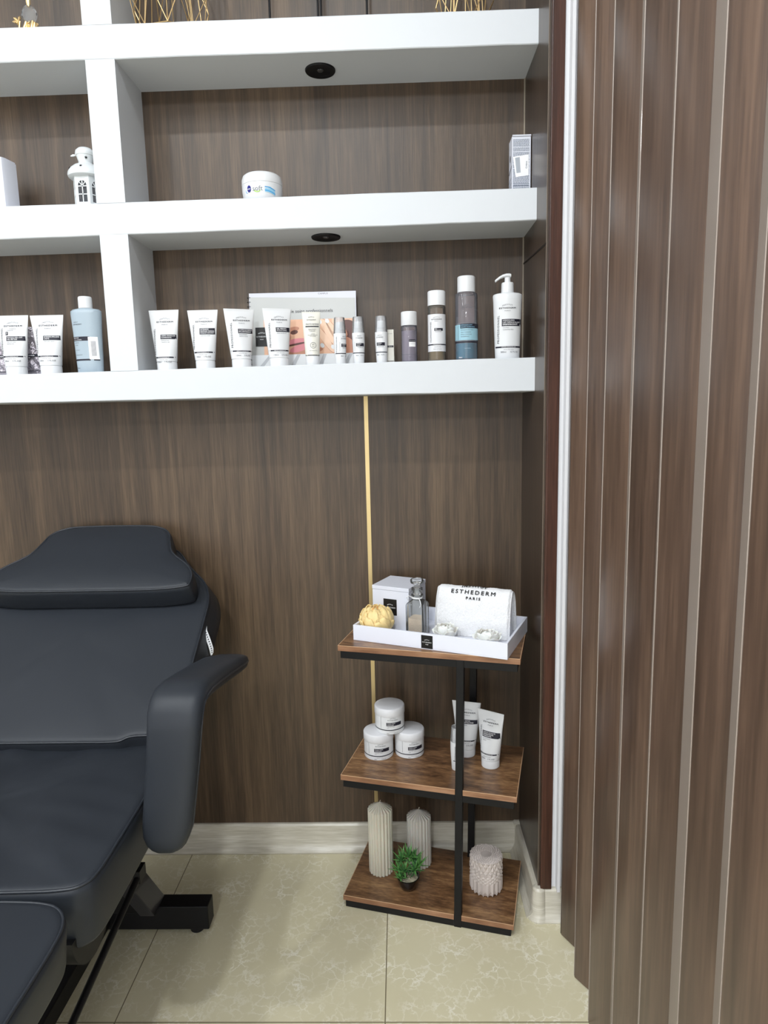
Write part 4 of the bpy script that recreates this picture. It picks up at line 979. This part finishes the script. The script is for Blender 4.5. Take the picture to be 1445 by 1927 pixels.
for ri, (rx, ry, rz_, RL) in enumerate(ros):
    m = MB(); c = Vector((rx, ry, rz_)); st = Vector((rx * .3, ry * .3, .030)); m.tube([st, (st + c) / 2 + Vector((rx, ry, 0)) * .1, c], .0016, 6, 1)
    for k in range(24):
        el = -.15 + 1.65 * (k / 23) ** .9; az = k * 2.39996; L_ = RL * (1 - .25 * abs(el - .5)) * rnd.uniform(.85, 1.1)
        d = Vector((math.cos(el) * math.cos(az), math.cos(el) * math.sin(az), math.sin(el)))
        leafmesh(m, c - Vector((0, 0, .004)), d, L_, .0029, 0 if rnd.random() > .35 else 1)
    m.build('leaf_rosette', [M_LEAF, M_LEAF2], t, angle=60)
t = thing('lidded_jar', 'round pinkish white jar with faceted diamond relief on the bottom tier', 'jar', (-.137, -.2395, ZL), 0)
NC = 40
def facet(m, rows, close_top=None):
    """rows of (z, radius at even columns, radius at odd columns, dz even, dz odd); quads split so every ridge reads as a crisp facet"""
    vs = []
    for z, re_, ro_, de, do in rows:
        for c in range(NC):
            r = re_ if c % 2 == 0 else ro_; a = 2 * PI * c / NC; vs.append((r * math.cos(a), r * math.sin(a), z + (de if c % 2 == 0 else do)))
    fs = []
    for k in range(len(rows) - 1):
        for c in range(NC):
            d = (c + 1) % NC; p, q, u, w = k * NC + c, k * NC + d, (k + 1) * NC + d, (k + 1) * NC + c
            hp = rows[k][1 + c % 2] + rows[k + 1][1 + d % 2]; hq = rows[k][1 + d % 2] + rows[k + 1][1 + c % 2]
            if hp >= hq: fs += [(p, q, w), (q, u, w)]
            else: fs += [(p, q, u), (p, u, w)]
    if close_top is not None: fs.append(tuple((len(rows) - 1) * NC + c for c in range(NC)))
    m.add(vs, fs)
RJ = .0478; dl = .0032
m = MB()
rows = [(.0006, RJ - .010, RJ - .010, 0, 0), (.0006, RJ - .0035, RJ - .0075, 0, .006), (.012, RJ - .0005, RJ - dl, -.004, .006), (.022, RJ, RJ - dl, 0, 0), (.040, RJ, RJ - dl, 0, .0)]
for k in range(4): rows.append((.044 + k * .0052, RJ - dl * .55 if k % 2 == 0 else RJ, RJ if k % 2 == 0 else RJ - dl * .55, 0, 0))
rows += [(.064, RJ - dl, RJ, 0, 0), (.0735, RJ - dl, RJ, 0, -.003), (.0745, RJ - .009, RJ - .009, 0, -.001)]
facet(m, rows); m.build('jar_body', M_PLASTER, t, smooth=False)
m = MB()
rows = [(.0748, RJ - .009, RJ - .009, 0, -.001), (.0752, RJ - dl, RJ, 0, -.003), (.0815, RJ + .0002, RJ - dl, 0, 0), (.096, RJ - dl, RJ, 0, 0), (.105, RJ, RJ - dl * .8, 0, 0)]
facet(m, rows)
vs = []; fs = []; NT = 9
for k in range(NT):
    r = RJ * (1 - k * .082)
    for c in range(NC):
        hi = (c + k) % 2 == 0; a = 2 * PI * c / NC; rr_ = r if k or hi else RJ - dl * .8
        vs.append((rr_ * math.cos(a), rr_ * math.sin(a), .1055 + (.0022 if hi and k else 0) if k else (.105)))
for k in range(NT - 1):
    for c in range(NC):
        d = (c + 1) % NC; p, q, u, w = k * NC + c, k * NC + d, (k + 1) * NC + d, (k + 1) * NC + c
        fs += [(p, q, w), (q, u, w)] if (c + k) % 2 == 0 else [(p, q, u), (p, u, w)]
fs.append(tuple((NT - 1) * NC + c for c in range(NC)))
m.add(vs, fs); m.build('lid', M_PLASTER, t, smooth=False)

# ------------------------------------------------------------------ treatment chair
chair = thing('treatment_chair', 'black leather reclining treatment chair with head cushion at the left', 'treatment chair', (-1.225, -.9, 0))
CO = Vector(chair.location)
def smooth_closed(pts, per=8):
    n = len(pts); out = []
    for i in range(n):
        p0, p1, p2, p3 = pts[i - 1], pts[i], pts[(i + 1) % n], pts[(i + 2) % n]
        for k in range(per):
            f = k / per
            out.append(tuple(.5 * ((2 * p1[j]) + (-p0[j] + p2[j]) * f + (2 * p0[j] - 5 * p1[j] + 4 * p2[j] - p3[j]) * f * f + (-p0[j] + 3 * p1[j] - 3 * p2[j] + p3[j]) * f ** 3) for j in (0, 1)))
    return out
def offset(poly, d):
    n = len(poly); out = []
    for i in range(n):
        a = Vector(poly[i - 1]); b = Vector(poly[(i + 1) % n]); tt = (b - a).normalized(); nn = Vector((-tt.y, tt.x)); out.append(tuple(Vector(poly[i]) + nn * d))
    return out
def cushion(name, outline, thick, frame, r=.012, dome=.006, parent=chair, piping=True, wr=0.0, botr=.01, sub=None, seed=0, taper=0.0):
    """outline CCW in (u,v); frame(u,v,h) -> world; h=0 is the top face level, -thick the bottom"""
    rings = []; F3 = lambda u, v, h: tuple(Vector(frame(u, v, h)) - CO)
    cx = sum(p[0] for p in outline) / len(outline); cy = sum(p[1] for p in outline) / len(outline)
    for k in range(4): a = PI / 2 * k / 3; rings.append((offset(outline, botr * (1 - math.sin(a)) + taper), -thick + botr * (1 - math.cos(a))))
    rings.append((offset(outline, taper * .5), -thick * .5))
    for k in range(5): a = PI / 2 * k / 4; rings.append((offset(outline, r * (1 - math.cos(a))), -r + r * math.sin(a)))
    base = offset(outline, r)
    allr = [[F3(u, v, h) for u, v in ring] for ring, h in rings]
    for s in (.97, .92, .85, .75, .62, .48, .33, .18, .07, .004):
        ring = []
        for u, v in base:
            uu, vv = cx + (u - cx) * s, cy + (v - cy) * s
            h = dome * (1 - s ** 4)
            if wr: h += wr * _n.noise(Vector((uu * 7 + seed, vv * 5, 1.3 + seed))) * (1 - s ** 6) + wr * .5 * _n.noise(Vector((uu * 16 + vv * 9, vv * 14, seed))) * (1 - s ** 6)
            ring.append(F3(uu, vv, h))
        allr.append(ring)
    m = MB(); m.loft(allr); o = m.build(name, M_LEATHER, parent, angle=175)
    if piping:
        pp = offset(outline, r * .30)
        m = MB(); m.tube([F3(u, v, -r * .30 + .001) for u, v in pp], .0028, 6, closed=True); m.build('piping', M_PIPING, o, angle=80)
    return o
thb = math.atan(.628); nb = Vector((0, -math.sin(thb), math.cos(thb))); al = Vector((0, math.cos(thb), math.sin(thb))); P0 = Vector((0, -.574, .673))
bf = lambda u, v, h: Vector((u, 0, 0)) + P0 + al * v + nb * h
CX = -1.225
def mirror(half):     # half: right side points from bottom to top (x offset, s); CCW outline
    return [(CX + x, s) for x, s in half] + [(CX - x, s) for x, s in reversed(half)]
back = smooth_closed(mirror([(.10, -.002), (.19, -.001), (.225, .012), (.30, .016), (.322, .03), (.325, .12), (.325, .25), (.325, .36), (.322, .44), (.300, .500), (.262, .545), (.232, .578), (.208, .615), (.172, .645), (.09, .652)]))
cushion('backrest', back, .085, bf, r=.014, dome=.004, wr=.003, taper=-.016)
head = smooth_closed(mirror([(.10, .402), (.20, .404), (.275, .415), (.288, .435), (.284, .470), (.262, .505), (.228, .535), (.206, .560), (.192, .600), (.180, .635), (.150, .660), (.09, .672)]))
hf = lambda u, v, h: bf(u, v, h + .078)
cushion('head_cushion', head, .074, hf, r=.016, dome=.006, wr=.002)
seat = smooth_closed([(-.950, -1.005), (-.916, -.990), (-.902, -.955), (-.900, -.85), (-.900, -.72), (-.900, -.58), (-.908, -.535), (-.945, -.508), (-1.1, -.505), (-1.225, -.505), (-1.35, -.505), (-1.505, -.508), (-1.542, -.535), (-1.55, -.58), (-1.55, -.72), (-1.55, -.85), (-1.548, -.955), (-1.534, -.990), (-1.50, -1.005), (-1.4, -1.010), (-1.225, -1.014), (-1.04, -1.010)][::1])
sf = lambda u, v, h: Vector((u, v, .632 + (v + 1.0) * .035 + h))
cushion('seat_cushion', seat, .122, sf, r=.017, dome=.004, wr=.016, taper=.004, seed=3)
leg = smooth_closed([(-1.04, -1.60), (-.95, -1.60), (-.915, -1.585), (-.900, -1.54), (-.899, -1.40), (-.898, -1.25), (-.899, -1.13), (-.906, -1.075), (-.930, -1.040), (-.972, -1.024), (-1.06, -1.020), (-1.225, -1.020), (-1.39, -1.020), (-1.478, -1.024), (-1.52, -1.040), (-1.544, -1.075), (-1.551, -1.13), (-1.55, -1.25), (-1.55, -1.40), (-1.55, -1.54), (-1.535, -1.585), (-1.50, -1.60), (-1.41, -1.60), (-1.225, -1.60)])
lf = lambda u, v, h: Vector((u, v, .630 + h))
cushion('leg_rest', leg, .085, lf, r=.016, dome=.004, wr=.004, taper=.006, seed=7)
# armrests
def arm(side):
    X = (lambda x: x) if side > 0 else (lambda x: 2 * CX - x)
    path = [(-.772, -.425, .812, .2, .3), (-.776, -.432, .812, .5, .6), (-.789, -.455, .817, .82, .85), (-.800, -.50, .825, .97, 1), (-.808, -.58, .838, 1, 1), (-.813, -.65, .849, 1, 1), (-.816, -.700, .856, 1.02, 1), (-.818, -.732, .856, 1.03, 1), (-.819, -.752, .847, 1.03, 1), (-.820, -.763, .830, 1.03, 1), (-.822, -.769, .800, 1.01, 1), (-.827, -.774, .74, .99, 1), (-.834, -.780, .68, .97, 1), (-.841, -.786, .62, .95, 1), (-.843, -.787, .605, .93, .97), (-.846, -.790, .586, .85, .93), (-.847, -.791, .570, .72, .85), (-.8475, -.7915, .560, .56, .7), (-.848, -.792, .554, .38, .5), (-.848, -.792, .552, .15, .2)]
    rings = []; hw, ht = .0535, .0235; N = 28; pr_ = [Vector((X(a), b, c)) for a, b, c, *_ in path]; edge = []
    for i, (a, b, c, sw, st) in enumerate(path):
        tt = (pr_[min(i + 1, len(pr_) - 1)] - pr_[max(i - 1, 0)]); tt.x *= .3; tt.normalize(); sd = Vector((1, 0, 0)); nn = tt.cross(sd).normalized()
        if i in (0, 1): nn = Vector((0, .25, .97)).normalized()
        ring = []
        for k in range(N):
            an = 2 * PI * k / N; cc, ss = math.cos(an), math.sin(an); e_ = .5
            ring.append(pr_[i] + sd * (math.copysign(abs(cc) ** e_, cc) * hw * sw) + nn * (math.copysign(abs(ss) ** .75, ss) * ht * st) - CO)
        rings.append(ring); edge.append(pr_[i] + sd * hw * sw * .985 * (1 if side > 0 else -1) + nn * 0 - CO)
    m = MB(); m.loft(rings); o = m.build('armrest', M_LEATHER, chair, angle=70)
    m = MB(); m.tube(edge[1:-1], .0026, 6); m.build('piping', M_PIPING, o)
    m = MB(); c0 = Vector((X(-.895), -.70, .60)) - CO; m.box(min(c0.x, c0.x + .04 * side) , max(c0.x, c0.x + .04 * side), c0.y - .02, c0.y + .02, c0.z - .03, c0.z + .0); m.build('arm_bracket', M_BLACKM, chair, bevel=.002)
    c1 = Vector((X(-.86), -.70, .58)) - CO
    m = MB(); m.box(c1.x - .006, c1.x + .006, c1.y - .015, c1.y + .015, c1.z, c1.z + .26); m.build('arm_support', M_BLACKM, chair, bevel=.002)
arm(1); arm(-1)
# maker's ribbon tag
m = MB(); ctr = [(-.9035, .8435), (-.8995, .836), (-.8935, .826), (-.8885, .815), (-.884, .803), (-.881, .791), (-.8805, .780), (-.882, .774)]
wd = [.006, .0055, .006, .0062, .006, .0062, .005, .0022]; yy = [-.262, -.275, -.283, -.288, -.291, -.292, -.292, -.291]
L1 = []; L2 = []
for (x, z), w_, y_ in zip(ctr, wd, yy): L1.append(Vector((x - w_ * .85, y_, z - w_ * .5)) - CO); L2.append(Vector((x + w_ * .85, y_, z + w_ * .5)) - CO)
m.loft([[L1[i], L2[i], L2[i] + Vector((0, .0008, 0)), L1[i] + Vector((0, .0008, 0))] for i in range(len(L1))]); tg = m.build('fabric_tag', M_FABTAG, chair)
m = MB()
for i in range(1, 6):
    for q in (.2, .7):
        a = L1[i].lerp(L1[i + 1], q); b = L2[i].lerp(L2[i + 1], q); c = a.lerp(b, .42) - Vector((0, .0008, 0)); d = a.lerp(b, .72) - Vector((0, .0008, 0)); s = (L1[i + 1] - L1[i]) * .22
        m.add([c, d, d + s, c + s], [(0, 1, 2, 3)])
m.build('tag_print', M_INK, tg, smooth=False, fix=False)
# underframe
def cbox(name, x0, x1, y0, y1, z0, z1, mt=M_BLACKM, bev=.003):
    m = MB(); m.box(x0 - CO.x, x1 - CO.x, y0 - CO.y, y1 - CO.y, z0, z1); return m.build(name, mt, chair, smooth=False, bevel=bev)
cbox('base_beam', -1.53, -.912, -.375, -.325, .018, .088)
cbox('base_beam', -1.53, -.912, -1.175, -1.125, .018, .088)
cbox('base_rail', -1.265, -1.185, -1.14, -.36, .03, .08)
for x in (-.952, -1.49):
    for y in (-.35, -1.15):
        m = MB(); m.lathe([(.016, 0), (.019, .003), (.019, .012), (.012, .018)], 24, c=(x - CO.x, y - CO.y, 0)); m.build('rubber_foot', M_RUBBER, chair)
m = MB()
def V(x, y, z): return (x - CO.x, y - CO.y, z)
m.hexa([V(-1.40, -.40, .088), V(-1.045, -.40, .088), V(-1.045, -.34, .088), V(-1.40, -.34, .088)], [V(-1.29, -.46, .32), V(-1.16, -.46, .32), V(-1.16, -.40, .32), V(-1.29, -.40, .32)]); m.build('pedestal', M_BLACKM, chair, smooth=False, bevel=.003)
m = MB(); m.hexa([V(-1.085, -.41, .088), V(-1.045, -.41, .088), V(-1.045, -.33, .088), V(-1.085, -.33, .088)], [V(-1.20, -.47, .34), V(-1.155, -.47, .34), V(-1.155, -.39, .34), V(-1.20, -.39, .34)]); m.build('pedestal_arm', mat('satin_black_paint', (40, 40, 44), .3, coat=.3), chair, smooth=False, bevel=.003)
cbox('lift_column', -1.30, -1.15, -.62, -.42, .30, .545)
cbox('seat_plate', -1.46, -.99, -.98, -.55, .500, .527)
m = MB(); N = 24; rings = []
for x in (-1.51, -.935):
    rings.append([V(x, -.935 + .078 * math.cos(PI + PI * k / N), .535 + .082 * math.sin(PI + PI * k / N)) for k in range(N + 1)])
m.loft(rings, closed=True); m.build('hinge_cover', M_BLACKM, chair)
m = MB(); m.tube([V(-.98, -.629, .378), V(-.98, -.961, .3285), V(-.98, -1.30, .278)], .0075, 10); m.box(-.988 - CO.x, -.972 - CO.x, -.645 - CO.y, -.610 - CO.y, .365, .395); m.build('linkage_rod', M_BLACKM, chair)
m = MB(); m.tube([V(-.98, -1.30, .278), V(-.985, -1.31, .54)], .009, 10); m.build('linkage_lever', M_BLACKM, chair)
m = MB(); m.tube([V(-.98, -.625, .38), V(-1.03, -.60, .51)], .008, 10); m.build('linkage_lever', M_BLACKM, chair)
